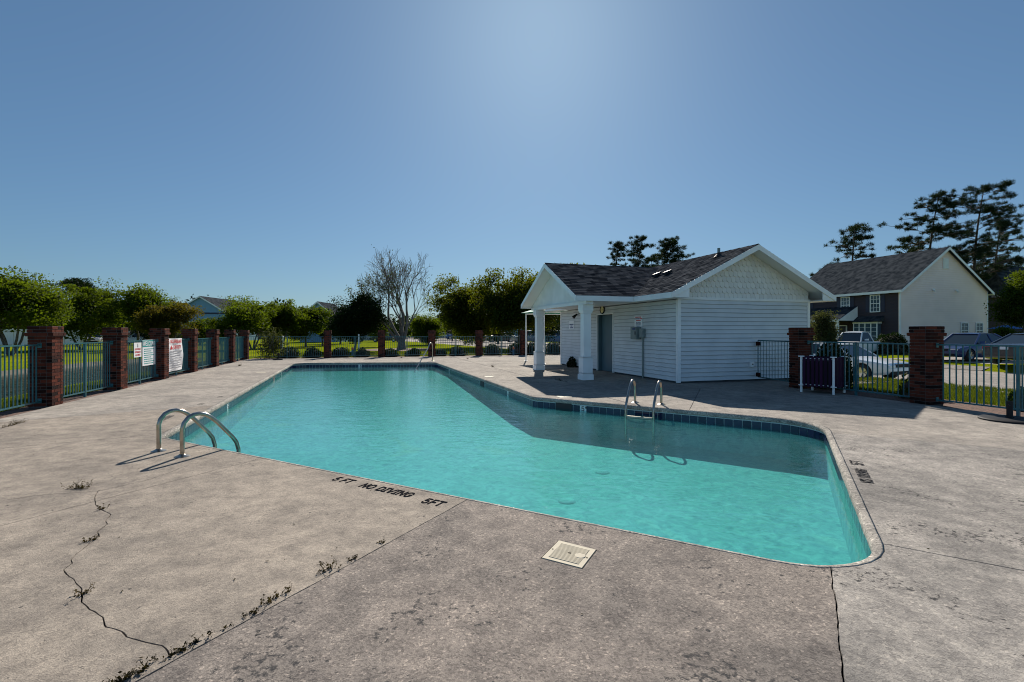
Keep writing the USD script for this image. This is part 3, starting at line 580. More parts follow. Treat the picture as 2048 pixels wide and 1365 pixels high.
for (ca, cb, sa2, sb) in [(A0, B0, 1, 1), (A1, B0, -1, 1), (A0, B1, 1, -1), (A1, B1, -1, -1)]:
    mq = MB(); a_, b_ = ca - sa2 * 0.03, cb - sb * 0.03
    mq.box((min(a_, a_ + sa2 * 0.1), min(b_, b_ + sb * 0.02), 0.02), (max(a_, a_ + sa2 * 0.1), max(b_, b_ + sb * 0.02), ZW)); mq.box((min(a_, a_ + sa2 * 0.02), min(b_ + sb * 0.0205, b_ + sb * 0.1), 0.02), (max(a_, a_ + sa2 * 0.02), max(b_ + sb * 0.0205, b_ + sb * 0.1), ZW))
    ph.part('corner_post', mq, M['vinyl_trim'])
fr = MB()
for u0, u1 in ((DB0 - 0.045, DB0), (DB1, DB1 + 0.045)): fr.box((A0 - 0.03, u0, 0.01), (A0 + 0.03, u1, DZ + 0.045))
fr.box((A0 - 0.03, DB0, DZ), (A0 + 0.03, DB1, DZ + 0.045)); ph.part('door_frame', fr, M['vinyl_trim'])
rv = MB().box((A0 + 0.03, DB1 - 0.03, 0.01), (A0 + 0.2, DB1 - 0.002, DZ - 0.002)).box((A0 + 0.03, DB0 + 0.002, 0.01), (A0 + 0.2, DB0 + 0.03, DZ - 0.002)); ph.part('door_reveal', rv, M['door'])
dd = ph.sub('door'); ph.part('leaf', MB().box((A0 + 0.17, DB0 + 0.04, 0.015), (A0 + 0.215, DB1 - 0.04, DZ - 0.01)), M['door'], dd)
ph.part('handle', MB().tube([(A0 + 0.165, DB0 + 0.14, 1.0), (A0 + 0.12, DB0 + 0.14, 1.0), (A0 + 0.12, DB0 + 0.24, 1.0)], 0.012), M['steel'], dd)
# roofs: slope planes with shingle tabs
EA0, EA1, RA, ZE, ZR = 8.36, 14.31, 11.335, 2.63, 2.63 + KM * 2.975
GB0, GB1 = 12.05, 21.95
PB0, PB1, PBR, PA = 14.07, 19.45, 16.76, 6.35
ZPR = ZE + KM * (PB1 - PB0) / 2
def slope(name, origin, sdir, tdir, poly, tabs, seed, limit):             # poly in (s along eave, t up slope)
    o, sd, td = map(np.array, (origin, sdir, tdir)); nn = np.cross(sd, td); nn = nn / np.linalg.norm(nn); nn = nn if nn[2] > 0 else -nn
    to = lambda q, h: o + q[0] * sd + q[1] * td + h * nn
    pg = sg.Polygon(poly); deckm = MB(); c = np.array(sg.polygon.orient(pg).exterior.coords)[:-1]
    deckm.prism([to(q, -0.07) for q in c], nn * 0.07); ph.part('roof_deck', deckm, M['soffit'])
    r = np.random.default_rng(seed); s0, t0, s1, t1 = pg.bounds; rest = MB(); made = 0; e = 0.142; out = []
    k = 0
    while t0 + k * e < t1:
        s = s0 - r.uniform(0, 0.3)
        while s < s1:
            w = r.uniform(0.2, 0.34); tb = t0 + k * e - 0.012 * (k > 0) + r.uniform(-0.004, 0.004); lift = r.uniform(0.009, 0.015)
            q = sg.box(s + 0.002, tb, s + w - 0.002, t0 + (k + 1) * e + 0.03).intersection(pg)
            if q.geom_type == 'Polygon' and q.area > 1e-3:
                cc = np.array(sg.polygon.orient(q).exterior.coords)[:-1]; n = len(cc)
                hh = 0.002 + lift * (1 - np.clip((cc[:, 1] - tb) / (e + 0.042), 0, 1))
                tp = np.array([to(a, h) for a, h in zip(cc, hh)]); bt = np.array([to(a, 0.0) for a in cc])
                f = [(0, i, i + 1) for i in range(1, n - 1)]; v = np.vstack([tp, bt])
                for i in range(n): j = (i + 1) % n; f += [(i, n + i, n + j), (i, n + j, j)]
                if np.dot(np.cross(tp[1] - tp[0], tp[2] - tp[0]), nn) < 0: f = [x[::-1] for x in f]
                out.append((v, f))
            s += w
        k += 1
    for v, f in out:
        if made < limit: ph.part('roof_shingle', MB().add(v, f), M['shingle']); made += 1
        else: rest.add(v, f)
    if rest.n: ph.part('roof_shingles', rest, M['shingle_mix'], kind='stuff')
hs = math.sqrt(1 + KM * KM)
LS = 2.975 * hs; dv = PBR - PB0
# main left slope (with the porch roof cut out), main right slope
vtop = ((ZPR - ZE) / KM) * hs
slope('main', (EA0, GB0, ZE), (0, 1, 0), (1 / hs, 0, KM / hs), [(0, 0), (PB0 - GB0, 0), (PBR - GB0, vtop), (PB1 - GB0, 0), (GB1 - GB0, 0), (GB1 - GB0, LS), (0, LS)], True, 1, 150)
slope('main', (EA1, GB0, ZE), (0, 1, 0), (-1 / hs, 0, KM / hs), [(0, 0), (GB1 - GB0, 0), (GB1 - GB0, LS), (0, LS)], True, 2, 0)
va = EA0 + (ZPR - ZE) / KM; PS = dv * hs
slope('porch', (PA, PB0, ZE), (1, 0, 0), (0, 1 / hs, KM / hs), [(0, 0), (EA0 - PA, 0), (va - PA, PS), (0, PS)], True, 3, 150)
slope('porch', (PA, PB1, ZE), (1, 0, 0), (0, -1 / hs, KM / hs), [(0, 0), (EA0 - PA, 0), (va - PA, PS), (0, PS)], True, 4, 0)
rc_ = MB()
for i in range(26):
    b = GB0 + i * 0.38; rc_.hexa([(RA - 0.13, b, ZR - 0.06), (RA + 0.13, b, ZR - 0.06), (RA + 0.13, b + 0.4, ZR - 0.06), (RA - 0.13, b + 0.4, ZR - 0.06), (RA - 0.01, b, ZR + 0.022), (RA + 0.01, b, ZR + 0.022), (RA + 0.01, b + 0.4, ZR + 0.014), (RA - 0.01, b + 0.4, ZR + 0.014)])
ph.part('ridge_cap', rc_, M['shingle_mix'])
rc_ = MB()
for i in range(12):
    a = PA + i * 0.39; rc_.hexa([(a, PBR - 0.13, ZPR - 0.06), (a + 0.4, PBR - 0.13, ZPR - 0.06), (a + 0.4, PBR + 0.13, ZPR - 0.06), (a, PBR + 0.13, ZPR - 0.06), (a, PBR - 0.01, ZPR + 0.02), (a + 0.4, PBR - 0.01, ZPR + 0.014), (a + 0.4, PBR + 0.01, ZPR + 0.014), (a, PBR + 0.01, ZPR + 0.02)])
ph.part('ridge_cap', rc_, M['shingle_mix'])
# fascias, rakes, soffits
FB = 0.16
def rake(b0, b1, a_e, a_r, ze, zr):
    return MB().hexa([(a_e, b0, ze - FB), (a_e, b1, ze - FB), (a_r, b1, zr - FB), (a_r, b0, zr - FB), (a_e, b0, ze - 0.004), (a_e, b1, ze - 0.004), (a_r, b1, zr - 0.004), (a_r, b0, zr - 0.004)])
for b0, b1 in ((GB0 - 0.022, GB0 - 0.001), (GB1 + 0.001, GB1 + 0.022)):
    ph.part('rake_board', rake(b0, b1, EA0 - 0.01, RA - 0.001, ZE - 0.003, ZR), M['vinyl_trim']); ph.part('rake_board', rake(b0, b1, EA1 + 0.01, RA + 0.001, ZE - 0.003, ZR), M['vinyl_trim'])
def rake2(a0, a1, b_e, b_r): return MB().hexa([(a0, b_e, ZE - FB), (a1, b_e, ZE - FB), (a1, b_r, ZPR - FB), (a0, b_r, ZPR - FB), (a0, b_e, ZE - 0.004), (a1, b_e, ZE - 0.004), (a1, b_r, ZPR - 0.004), (a0, b_r, ZPR - 0.004)])
ph.part('rake_board', rake2(PA - 0.022, PA - 0.001, PB0 - 0.01, PBR - 0.001), M['vinyl_trim']); ph.part('rake_board', rake2(PA - 0.022, PA - 0.001, PB1 + 0.01, PBR + 0.001), M['vinyl_trim'])
ph.part('fascia', MB().box((EA0 - 0.022, GB0, ZE - FB), (EA0 - 0.002, PB0 - 0.025, ZE - 0.002)), M['vinyl_trim']); ph.part('fascia', MB().box((EA0 - 0.022, PB1 + 0.025, ZE - FB), (EA0 - 0.002, GB1, ZE - 0.002)), M['vinyl_trim'])
ph.part('fascia', MB().box((EA1 + 0.002, GB0, ZE - FB), (EA1 + 0.022, GB1, ZE - 0.002)), M['vinyl_trim'])
ph.part('fascia', MB().box((PA, PB0 - 0.022, ZE - FB), (EA0 - 0.023, PB0 - 0.002, ZE - 0.002)), M['vinyl_trim']); ph.part('fascia', MB().box((PA, PB1 + 0.002, ZE - FB), (EA0 - 0.023, PB1 + 0.022, ZE - 0.002)), M['vinyl_trim'])
ZS = ZE - FB + 0.012
ph.part('soffit', MB().box((EA0, GB0 + 0.001, ZS), (A0 + 0.0, PB0, ZS + 0.02)).box((EA0, PB1, ZS), (A0, GB1 - 0.001, ZS + 0.02)), M['soffit']); ph.part('soffit', MB().box((A1, GB0 + 0.001, ZS), (EA1, GB1 - 0.001, ZS + 0.02)), M['soffit'])
ph.part('porch_ceiling', MB().box((PA + 0.42, PB0 + 0.001, ZS + 0.003), (A0 - 0.021, PB1 - 0.001, ZS + 0.023)), M['soffit'])
for a_e, a_w in ((EA0, A0), (EA1, A1)):                                     # closed eave ends of the gable
    zz = ZE + KM * abs(a_w - a_e) - 0.075
    ph.part('eave_return', MB().prism([(a_e, GB0 + 0.002, ZS), (a_w, GB0 + 0.002, ZS), (a_w, GB0 + 0.002, zz), (a_e, GB0 + 0.002, ZE - 0.07)], (0, 0.02, 0)), M['vinyl_trim'])
for k in range(9):                                                         # ribbed soffit under the rake overhangs
    for sgn, ae in ((1, EA0), (-1, EA1)):
        x0, x1 = ae + sgn * (0.5 + k * 0.272), ae + sgn * (0.5 + k * 0.272 + 0.268); zf = lambda x: ZE + KM * abs(x - ae) - 0.082
        ph.part('rake_soffit_panel', MB().hexa([(x0, GB0 + 0.02, zf(x0) - 0.008), (x1, GB0 + 0.02, zf(x1)), (x1, B0, zf(x1)), (x0, B0, zf(x0) - 0.008), (x0, GB0 + 0.02, zf(x0) + 0.01), (x1, GB0 + 0.02, zf(x1) + 0.01), (x1, B0, zf(x1) + 0.01), (x0, B0, zf(x0) + 0.01)]), M['soffit'])
PF = 6.82                                                                  # porch gable face
for k in range(10):
    for sgn, be in ((1, PB0), (-1, PB1)):
        y0, y1 = be + sgn * (0.02 + k * 0.264), be + sgn * (0.02 + k * 0.264 + 0.26); zf = lambda y: ZE + KM * abs(y - be) - 0.082
        ph.part('rake_soffit_panel', MB().hexa([(PA + 0.0, y0, zf(y0) - 0.008), (PF, y0, zf(y0) - 0.008), (PF, y1, zf(y1)), (PA, y1, zf(y1)), (PA, y0, zf(y0) + 0.01), (PF, y0, zf(y0) + 0.01), (PF, y1, zf(y1) + 0.01), (PA, y1, zf(y1) + 0.01)]), M['soffit'])
# gable faces
gt = sg.Polygon([(A0 + 0.02, 2.5), (A1 - 0.02, 2.5), (A1 - 0.02, ZE + KM * (EA1 - A1) - 0.09), (RA, ZR - 0.09), (A0 + 0.02, ZE + KM * (A0 - EA0) - 0.09)])
def face_b(pg, b, d): return MB().prism([(x, b, z) for x, z in list(sg.polygon.orient(pg).exterior.coords)[:-1]], (0, d, 0))
ph.part('gable_wall', face_b(gt, B0 + 0.012, 0.05), M['vinyl']); ph.part('gable_wall', face_b(gt, B1 - 0.02, 0.05), M['vinyl'])
ph.part('frieze_board', MB().box((A0 - 0.03, B0 - 0.034, ZW + 0.002), (A1 + 0.03, B0 + 0.01, ZW + 0.085)), M['vinyl_trim'])
rw, rh = 0.162, 0.168; k = 0; z = 2.52
while z < ZR - 0.1:
    x = A0 - (rw / 2 if k % 2 else 0)
    while x < A1:
        q = sg.Polygon([(x + 0.003, z + 0.05), (x + 0.022, z + 0.012), (x + 0.055, z - 0.006), (x + rw - 0.055, z - 0.006), (x + rw - 0.022, z + 0.012), (x + rw - 0.003, z + 0.05), (x + rw - 0.003, z + rh + 0.02), (x + 0.003, z + rh + 0.02)]).intersection(gt)
        if q.geom_type == 'Polygon' and q.area > 5e-4:
            c = np.array(sg.polygon.orient(q).exterior.coords)[:-1]; n = len(c); d = 0.004 + 0.03 * (1 - np.clip((c[:, 1] - z) / (rh + 0.02), 0, 1))
            fr_ = np.c_[c[:, 0], B0 + 0.012 - d, c[:, 1]]; bk = np.c_[c[:, 0], np.full(n, B0 + 0.0125), c[:, 1]]
            f = [(0, i, i + 1) for i in range(1, n - 1)]
            for i in range(n): j = (i + 1) % n; f += [(i, n + i, n + j), (i, n + j, j)]
            ph.part('fish_scale_shingle', MB().add(np.vstack([fr_, bk]), f), M['scale'])
        x += rw
    z += rh; k += 1
pt = sg.Polygon([(PB0 + 0.02, ZE - FB + 0.02), (PB1 - 0.02, ZE - FB + 0.02), (PB1 - 0.02, ZE - 0.08), (PBR, ZPR - 0.09), (PB0 + 0.02, ZE - 0.08)])
ph.part('porch_gable', MB().prism([(PF, y, z) for y, z in list(pt.exterior.coords)[:-1]], (0.04, 0, 0)), M['vinyl'])
for i in range(50):
    y = PB0 + 0.06 + i * 0.107
    q = sg.box(y, 0, y + 0.102, 9).intersection(pt)
    if q.geom_type == 'Polygon' and q.area > 1e-3: ph.part('gable_board', MB().prism([(PF - 0.012, *c) for c in list(q.exterior.coords)[:-1]], (0.011, 0, 0)), M['vinyl_trim'])
ph.part('porch_beam', MB().box((PF - 0.08, PB0 + 0.1, ZS - 0.1), (PF + 0.16, PB1 - 0.1, ZS - 0.002)), M['vinyl_trim'])
for cb in (14.5, 18.82):
    c = ph.sub('porch_column'); ca = 6.88
    sq = lambda h0, h1, r: MB().box((ca - r, cb - r, h0), (ca + r, cb + r, h1))
    ph.part('shaft', sq(0.74, 2.1, 0.125), M['vinyl_trim'], c); ph.part('plinth', sq(0.0, 0.74, 0.165), M['vinyl_trim'], c); ph.part('foot', sq(0.0, 0.17, 0.19), M['vinyl_trim'], c)
    cap = MB(); z0, z1 = 2.1, 2.2
    cap.hexa([(ca - .14, cb - .14, z0), (ca + .14, cb - .14, z0), (ca + .14, cb + .14, z0), (ca - .14, cb + .14, z0), (ca - .18, cb - .18, z1), (ca + .18, cb - .18, z1), (ca + .18, cb + .18, z1), (ca - .18, cb + .18, z1)]).box((ca - .18, cb - .18, z1), (ca + .18, cb + .18, ZS - 0.1))
    ph.part('capital', cap, M['vinyl_trim'], c)
    pn = MB()
    for (sx, sy) in ((-1, 0), (0, -1)):
        for zz, hgt in ((0.2, 0.02), (0.7, 0.025)):
            pn.box((ca - .172, cb - .172, zz), (ca + .172, cb + .172, zz + hgt))
    ph.part('plinth_trim', pn, M['vinyl_trim'], c)
# roof vents
for a, b in ((10.02, 15.35), (10.02, 14.72)):
    zb = ZE + KM * (a - EA0); ph.part('roof_vent', MB().hexa([(a - .13, b - .12, zb - .02), (a + .13, b - .12, zb + .1), (a + .13, b + .12, zb + .1), (a - .13, b + .12, zb - .02), (a - .12, b - .1, zb + .08), (a + .1, b - .1, zb + .17), (a + .1, b + .1, zb + .17), (a - .12, b + .1, zb + .08)]), M['dark_metal'])
a, b = 10.95, 13.3; zb = ZE + KM * (a - EA0)
ph.part('vent_pipe', MB().tube([(a, b, zb - .05), (a, b, zb + .26)], 0.045, 12), M['metal_grey']); ph.part('pipe_flashing', MB().lathe([(0.16, -0.03), (0.07, 0.07), (0.05, 0.12)], 16, (a, b, zb)), M['dark_metal'])
# fittings on the walls are things of their own
cl = Thing('wall_clock', 'round black-rimmed wall clock with yellow face above the grey door', 'clock', None, (A0, 17.25, 2.36), 'grid')
rx = lambda prof, n=28: MB().lathe(prof, n)
def onwall(m_, a, b, z): m_.v = [np.c_[a - v[:, 2], b + v[:, 0], z + v[:, 1]] for v in m_.v]; return m_
cl.part('rim', onwall(rx([(0.0, 0.02), (0.15, 0.02), (0.165, 0.05), (0.15, 0.08), (0.13, 0.07)]), A0, 17.25, 2.36), M['dark_metal']); cl.part('face', onwall(rx([(0.13, 0.06), (0.0, 0.061)]), A0, 17.25, 2.36), M['clock_face'])
cl.part('hand', MB().box((A0 - 0.066, 17.245, 2.35), (A0 - 0.064, 17.255, 2.45)), M['black']); cl.part('hand', MB().box((A0 - 0.066, 17.19, 2.355), (A0 - 0.064, 17.25, 2.365)), M['black'])
def wall_sign(label, b0, b1, z0, z1, rows):
    t = Thing('wall_sign', label, 'sign', None, (A0, (b0 + b1) / 2, z0), 'grid')
    t.part('board', MB().box((A0 - 0.032, b0, z0), (A0 - 0.024, b1, z1)), M['sign_white'])
    r = np.random.default_rng(int(b0 * 10))
    for z, h, m_, u0, u1 in rows:
        mm = MB(); u = b0 + u0 * (b1 - b0); e = b0 + u1 * (b1 - b0)
        while u < e - 0.01: w = min(r.uniform(0.02, 0.07), e - u); mm.box((A0 - 0.0345, u, z0 + z * (z1 - z0)), (A0 - 0.0325, u + w, z0 + (z + h) * (z1 - z0))); u += w + 0.012
        t.part('small_print', mm, M[m_])
wall_sign('white notice with red and navy lines on siding above the electric meter', 14.46, 14.95, 1.68, 2.03, [(0.87, .09, 'sign_red', .15, .9), (.72, .1, 'sign_navy', .35, .98), (.72, .1, 'sign_red', .02, .3), (.56, .09, 'sign_red', .2, .8), (.38, .06, 'sign_navy', .2, .8), (.27, .06, 'sign_navy', .2, .8), (.16, .06, 'sign_navy', .2, .8), (.05, .04, 'sign_navy', .35, .7)])
wall_sign('small white notice with dark lettering on the porch wall behind the columns', 19.95, 20.45, 1.64, 2.0, [(.5, .13, 'sign_navy', .08, .92), (.3, .13, 'sign_navy', .25, .7), (.1, .13, 'sign_navy', .15, .8)])
em = Thing('electric_meter', 'grey electric meter cabinet with side box and conduit on the siding', 'electric meter', None, (A0, 14.8, 0), 'grid')
em.part('cabinet', MB().box((A0 - 0.2, 14.55, 1.27), (A0 - 0.021, 14.92, 1.68)), M['metal_grey']); em.part('cover_plate', MB().box((A0 - 0.206, 14.62, 1.58), (A0 - 0.2005, 14.8, 1.65)), M['sign_navy'])
em.part('latch', MB().box((A0 - 0.215, 14.6, 1.42), (A0 - 0.2005, 14.64, 1.53)), M['black'])
em.part('side_box', MB().box((A0 - 0.14, 14.28, 1.33), (A0 - 0.021, 14.5, 1.62)), M['metal_grey']); em.part('conduit', MB().tube([(A0 - 0.05, 14.4, 0.0), (A0 - 0.05, 14.4, 1.33)], 0.028, 10), M['metal_grey'])
sk = Thing('outlet_box', 'white weatherproof outlet box low on the gable wall', 'outlet', None, (11.5, B0, 0.45), 'grid')
sk.part('cover', MB().box((11.46, B0 - 0.075, 0.44), (11.6, B0 - 0.021, 0.6)), M['white']); sk.part('lock', MB().box((11.52, B0 - 0.085, 0.5), (11.55, B0 - 0.0755, 0.54)), M['dark_metal'])
fl = Thing('security_light', 'small black floodlight under the porch ceiling beside the column', 'security light', None, (A0, 19.6, 2.2), 'grid')
fl.part('arm', MB().tube([(A0 - 0.02, 19.3, 2.3), (A0 - 0.18, 19.3, 2.24)], 0.015), M['dark_metal']); fl.part('head', MB().tube([(A0 - 0.18, 19.3, 2.26), (A0 - 0.34, 19.32, 2.12)], [0.03, 0.07], 10), M['dark_metal'])

# ---------------------------------------------------------------- pool ladders and the hand rail
def make_ladder(label, loc, rot):
    t = Thing('pool_ladder', label, 'pool ladder', None, (*loc, 0), rot)
    path = [(0, 0), (0, .2), (0.0, .33), (.02, .4), (.07, .46), (.13, .485), (.2, .49), (.27, .47), (.33, .43), (.41, .36), (.55, .2), (.62, .12), (.67, .045), (.7, -.06), (.7, -.2), (.7, -.71)]
    for x in (-.275, .275):
        t.part('rail', MB().tube([(x, y, z) for y, z in path], 0.0255, 14), M['steel'], smooth=60, local=True)
        t.part('escutcheon', MB().lathe([(0.03, 0.03), (0.04, 0.022), (0.085, 0.004), (0.085, 0.0)], 20, (x, 0, 0)), M['steel'], smooth=40, local=True)
    for z in (-.19, -.42): t.part('tread', MB().box((-.25, .62, z - .02), (.25, .72, z + .012)), M['cream'], local=True)
    return t
NE = math.degrees(math.atan2(3.03 - 7.22, 2.27 + 5.05))
b1_, b2_ = np.array(G(315, 903)), np.array(G(367, 913)); lad = make_ladder('stainless steel pool ladder at the near edge, throwing two hairpin shadows', tuple((b1_ + b2_) / 2), NE)
b1_, b2_ = np.array(G(1270.5, 805.5)), np.array(G(1322, 809)); ang = math.degrees(math.atan2(*(b2_ - b1_)[::-1]))
dup(lad, 'pool_ladder', (*((b1_ + b2_) / 2), 0), ang + 180, 'stainless steel pool ladder facing the pool house, cream tread at the waterline', 'pool ladder', None)
hx, hy = G(865, 722)
hr = Thing('pool_handrail', 'single curved steel hand rail descending into the far end of the pool', 'handrail', None, (hx, hy, 0))
d = np.array([-4.55 - hx, 23.3 - hy]); dl = np.linalg.norm(d); d /= dl
hp = [(0, 0), (0, .7), (.01, .82), (.07, .91), (.16, .94), (.36, .945), (.5, .92), (.62, .84), (.8, .7), (dl * .97, -.3), (dl, -.5)]
hr.part('rail', MB().tube([(hx + d[0] * s, hy + d[1] * s, z) for s, z in hp], 0.026, 12), M['steel'], smooth=60); hr.part('escutcheon', MB().lathe([(0.03, 0.03), (0.085, 0.004), (0.085, 0.0)], 16, (hx, hy, 0)), M['steel'])

# skimmer covers set in the deck
sc = Thing('skimmer_cover', 'square cream skimmer cover with ribs and centre hole on near deck', 'skimmer cover', None, (0.39, 3.4, 0))
q = [np.array((*p, 0.0)) for p in LID]; ctr = sum(q) / 4
ins = lambda k, z: [ctr + (p - ctr) * k + np.array([0, 0, z]) for p in q]
sc.part('plate', MB().hexa([*ins(1.0, -0.05)[::-1], *ins(0.985, 0.004)[::-1]]), M['cream'])
rib = MB()
for i in range(15):
    u0 = 0.12 + i * 0.052; u1 = u0 + 0.03; l0, l1, r1, r0 = q[0], q[3], q[2], q[1]
    lp = lambda u, w: (l0 + (l1 - l0) * u) * (1 - w) + (r0 + (r1 - r0) * u) * w
    rib.hexa([lp(u0, .13) + [0, 0, .004], lp(u0, .87) + [0, 0, .004], lp(u1, .87) + [0, 0, .004], lp(u1, .13) + [0, 0, .004], lp(u0, .13) + [0, 0, .0075], lp(u0, .87) + [0, 0, .0075], lp(u1, .87) + [0, 0, .0075], lp(u1, .13) + [0, 0, .0075]])
sc.part('ribs', rib, M['cream'])
sc.part('finger_hole', MB().lathe([(0.0, 0.0096), (0.011, 0.0095), (0.011, 0.004)], 14, tuple(ctr)), M['soil']); sc.part('raised_boss', MB().lathe([(0, 0.0088), (0.035, 0.0086), (0.04, 0.004)], 20, tuple(ctr + (q[1] + q[2] - 2 * ctr) * 0.27)), M['cream'])
for w in (0.06, 0.94): p = (q[0] + q[3]) / 2 * (1 - w) + (q[1] + q[2]) / 2 * w; sc.part('screw', MB().lathe([(0, 0.0065), (0.006, 0.0062), (0.006, 0.003)], 10, tuple(p)), M['soil'])
for lid, w in zip(lids[1:], ['flat cream skimmer cover on the pond-side deck', 'flat cream skimmer cover in front of the white porch column', 'flat cream skimmer cover on deck beside the house-side pool corner']):
    c = lid.centroid; t = Thing('skimmer_cover', w, 'skimmer cover', None, (c.x, c.y, 0)); t.part('plate', MB().poly(lid, -0.05, 0.005), M['cream'])
    t.part('finger_hole', MB().lathe([(0, .0075), (.012, .007), (.012, .004)], 10, (c.x, c.y, 0)), M['soil'])

# stencilled lettering on the deck
def deck_text(text, h, p, ang, label, m_='stencil'):
    c, s = math.cos(ang), math.sin(ang); p = (p[0] + s * 0.045, p[1] - c * 0.045); t = Thing('deck_lettering', label, 'lettering', None, (*p, 0))
    x0 = 0.0
    for word in text.split(' '):
        lv, lf = letters(word, h, (p[0] + c * x0, p[1] + s * x0, 0.0025), (c, s, 0), (-s, c, 0), (0, 0, 1), 0.0015, True, 0.72)
        t.part('word', (lv, lf), M[m_]); x0 += (meshkit.text_mesh(word, h, 0.002, True).bounds[1][0]) * 0.72 + h * 0.4
na = math.radians(NE)
deck_text('5 FT', 0.115, G(668, 958), na, 'black stencilled 5 FT at the start of the line on near deck edge')
deck_text('NO DIVING', 0.115, G(722, 971), na, 'black stencilled NO DIVING along the near pool edge')
deck_text('5FT', 0.12, G(845, 1002), na, 'black stencilled 5FT nearest the joint on near deck')
ra = math.atan2(8.38 - 3.03, 5.2 - 2.27)
deck_text('NO DIVING', 0.105, G(1737, 967), ra, 'black stencilled NO DIVING beside the short end of the pool', 'stencil_mid'); deck_text('5FT', 0.12, G(1719, 931.5), ra, 'black stencilled 5FT past NO DIVING at the short pool end', 'stencil_mid')
la = math.atan2(24.4 - 7.22, -10.65 + 5.05) + math.pi
for px, py, tx, lb in [(322, 842, 'NO DIVING', 'faded NO DIVING stencil on pond-side deck near the ladder'), (400, 810, '5 FT', 'faded depth stencil on pond-side deck by the first marker tile'), (440, 795, '5FT', 'faded depth stencil on pond-side deck a little farther along')]: deck_text(tx, 0.1, G(px, py), la - math.pi, lb, 'stencil_old')

# ---------------------------------------------------------------- planter, umbrella bases, canopy
px_, py_ = G(1667, 790); pa, pb = L(px_, py_)
pn = Thing('slatted_planter', 'square planter of purple slats with white corner posts by the car-park fence', 'planter', None, (pa, pb, 0), 'grid')
S = 0.56; e1 = np.array([math.cos(math.radians(20)), math.sin(math.radians(20))]); e2 = np.array([-e1[1], e1[0]]); c0 = np.array([pa, pb]); cor = [c0, c0 + e1 * S * 1.15, c0 + e1 * S * 1.15 + e2 * S * 1.3, c0 + e2 * S * 1.3]
for i, c in enumerate(cor):
    pn.part('corner_post', MB().tube([(*c, 0), (*c, 0.9)], 0.028, 10), M['white']); pn.part('post_cap', MB().tube([(*c, 0.885), (*c, 0.91)], 0.07, 10), M['white']); pn.part('post_collar', MB().tube([(*c, 0.17), (*c, 0.19)], 0.065, 10), M['white'])
    n_ = cor[(i + 1) % 4]
    for k in range(7):
        p = c + (n_ - c) * ((k + 0.75) / 7.5); pn.part('slat', MB().tube([(*p, 0.15), (*p, 0.89)], 0.034, 6), M['purple'])
    for z in (0.2, 0.85): pn.part('rail', mbt((*c, z), (*n_, z), 0.012), M['white'])
pn.part('liner', MB().hexa([*[(*(c + (sum(cor) / 4 - c) * 0.12), 0.16) for c in cor], *[(*(c + (sum(cor) / 4 - c) * 0.12), 0.8) for c in cor]]), M['black'])
def umb_base(x, y, r, h, label):
    t = Thing('umbrella_base', label, 'umbrella stand', None, (x, y, 0))
    t.part('disc', MB().lathe([(0, -.002), (r, 0.0), (r, 0.025), (r * .92, 0.045), (0.06, 0.06)], 40, (x, y, 0)), M['dark_metal'], smooth=35); t.part('stem', MB().tube([(x, y, .05), (x, y, h)], 0.042, 14), M['dark_metal'], smooth=50)
    t.part('clamp_knob', MB().tube([(x - .04, y - .03, h * .8), (x - .09, y - .06, h * .8)], .018, 8), M['dark_metal'])
umb_base(8.46, 8.5, 0.40, 0.33, 'black round umbrella base with a short stem by the car-park fence')
umb_base(*G(557, 720), 0.3, 0.4, 'black umbrella base standing far off near the vine-covered corner')
c1 = G(1052, 722); c2a, c2b = L(*c1); cn = Thing('shade_canopy', 'green canvas shade canopy on thin white poles behind the porch', 'canopy', None, (c2a, c2b, 0), 'grid')
cs = [(c2a, c2b), (c2a, c2b - 2.7), (c2a + 3, c2b - 2.7), (c2a + 3, c2b)]
for a, b in cs: cn.part('pole', MB().tube([(a, b, 0.0), (a, b, 2.5)], 0.035, 10), M['white']); cn.part('foot', MB().box((a - .08, b - .08, 0), (a + .08, b + .08, .015)), M['white'])
for i in range(4): cn.part('top_beam', MB().tube([(*cs[i], 2.46), (*cs[(i + 1) % 4], 2.46)], 0.03, 8), M['white'])
o = 0.2; ev = [(c2a - o, c2b + o, 2.52), (c2a - o, c2b - 2.7 - o, 2.52), (c2a + 3 + o, c2b - 2.7 - o, 2.52), (c2a + 3 + o, c2b + o, 2.52), (c2a + 1.5, c2b - 1.35, 3.1)]
cn.part('canvas', MB().add(ev, [(0, 1, 4), (1, 2, 4), (2, 3, 4), (3, 0, 4)]).add([(x, y, z - .012) for x, y, z in ev], [(1, 0, 4), (2, 1, 4), (3, 2, 4), (0, 3, 4)]), M['canopy'])

# ---------------------------------------------------------------- vegetation
def leaves(c, size, rng, flat=0.0, aspect=0.55, up=0.3):                  # one rhombus per point
    n = len(c); d = rng.normal(size=(n, 3)); d[:, 2] *= (1 - flat); d /= np.linalg.norm(d, axis=1, keepdims=True)
    r = rng.normal(size=(n, 3)); r[:, 2] += up; w = np.cross(d, r); w /= np.linalg.norm(w, axis=1, keepdims=True)
    s = size * rng.uniform(0.6, 1.35, (n, 1)); v = np.stack([c - d * s, c + w * s * aspect, c + d * s, c - w * s * aspect], 1).reshape(-1, 3)
    i = np.arange(n)[:, None] * 4
    return v, np.vstack([i + [0, 1, 2], i + [0, 2, 3]])
def limb(m, p, q, r0, r1, rng, bend=0.12, n=5, seg=4):
    p, q = np.array(p, float), np.array(q, float); t = np.linspace(0, 1, seg + 1)[:, None]; L_ = np.linalg.norm(q - p)
    pts = p + (q - p) * t + np.sin(np.pi * t) * rng.normal(size=3) * bend * L_ * [1, 1, 0.4]
    m.tube(pts, np.linspace(r0, r1, seg + 1), n, False); return pts
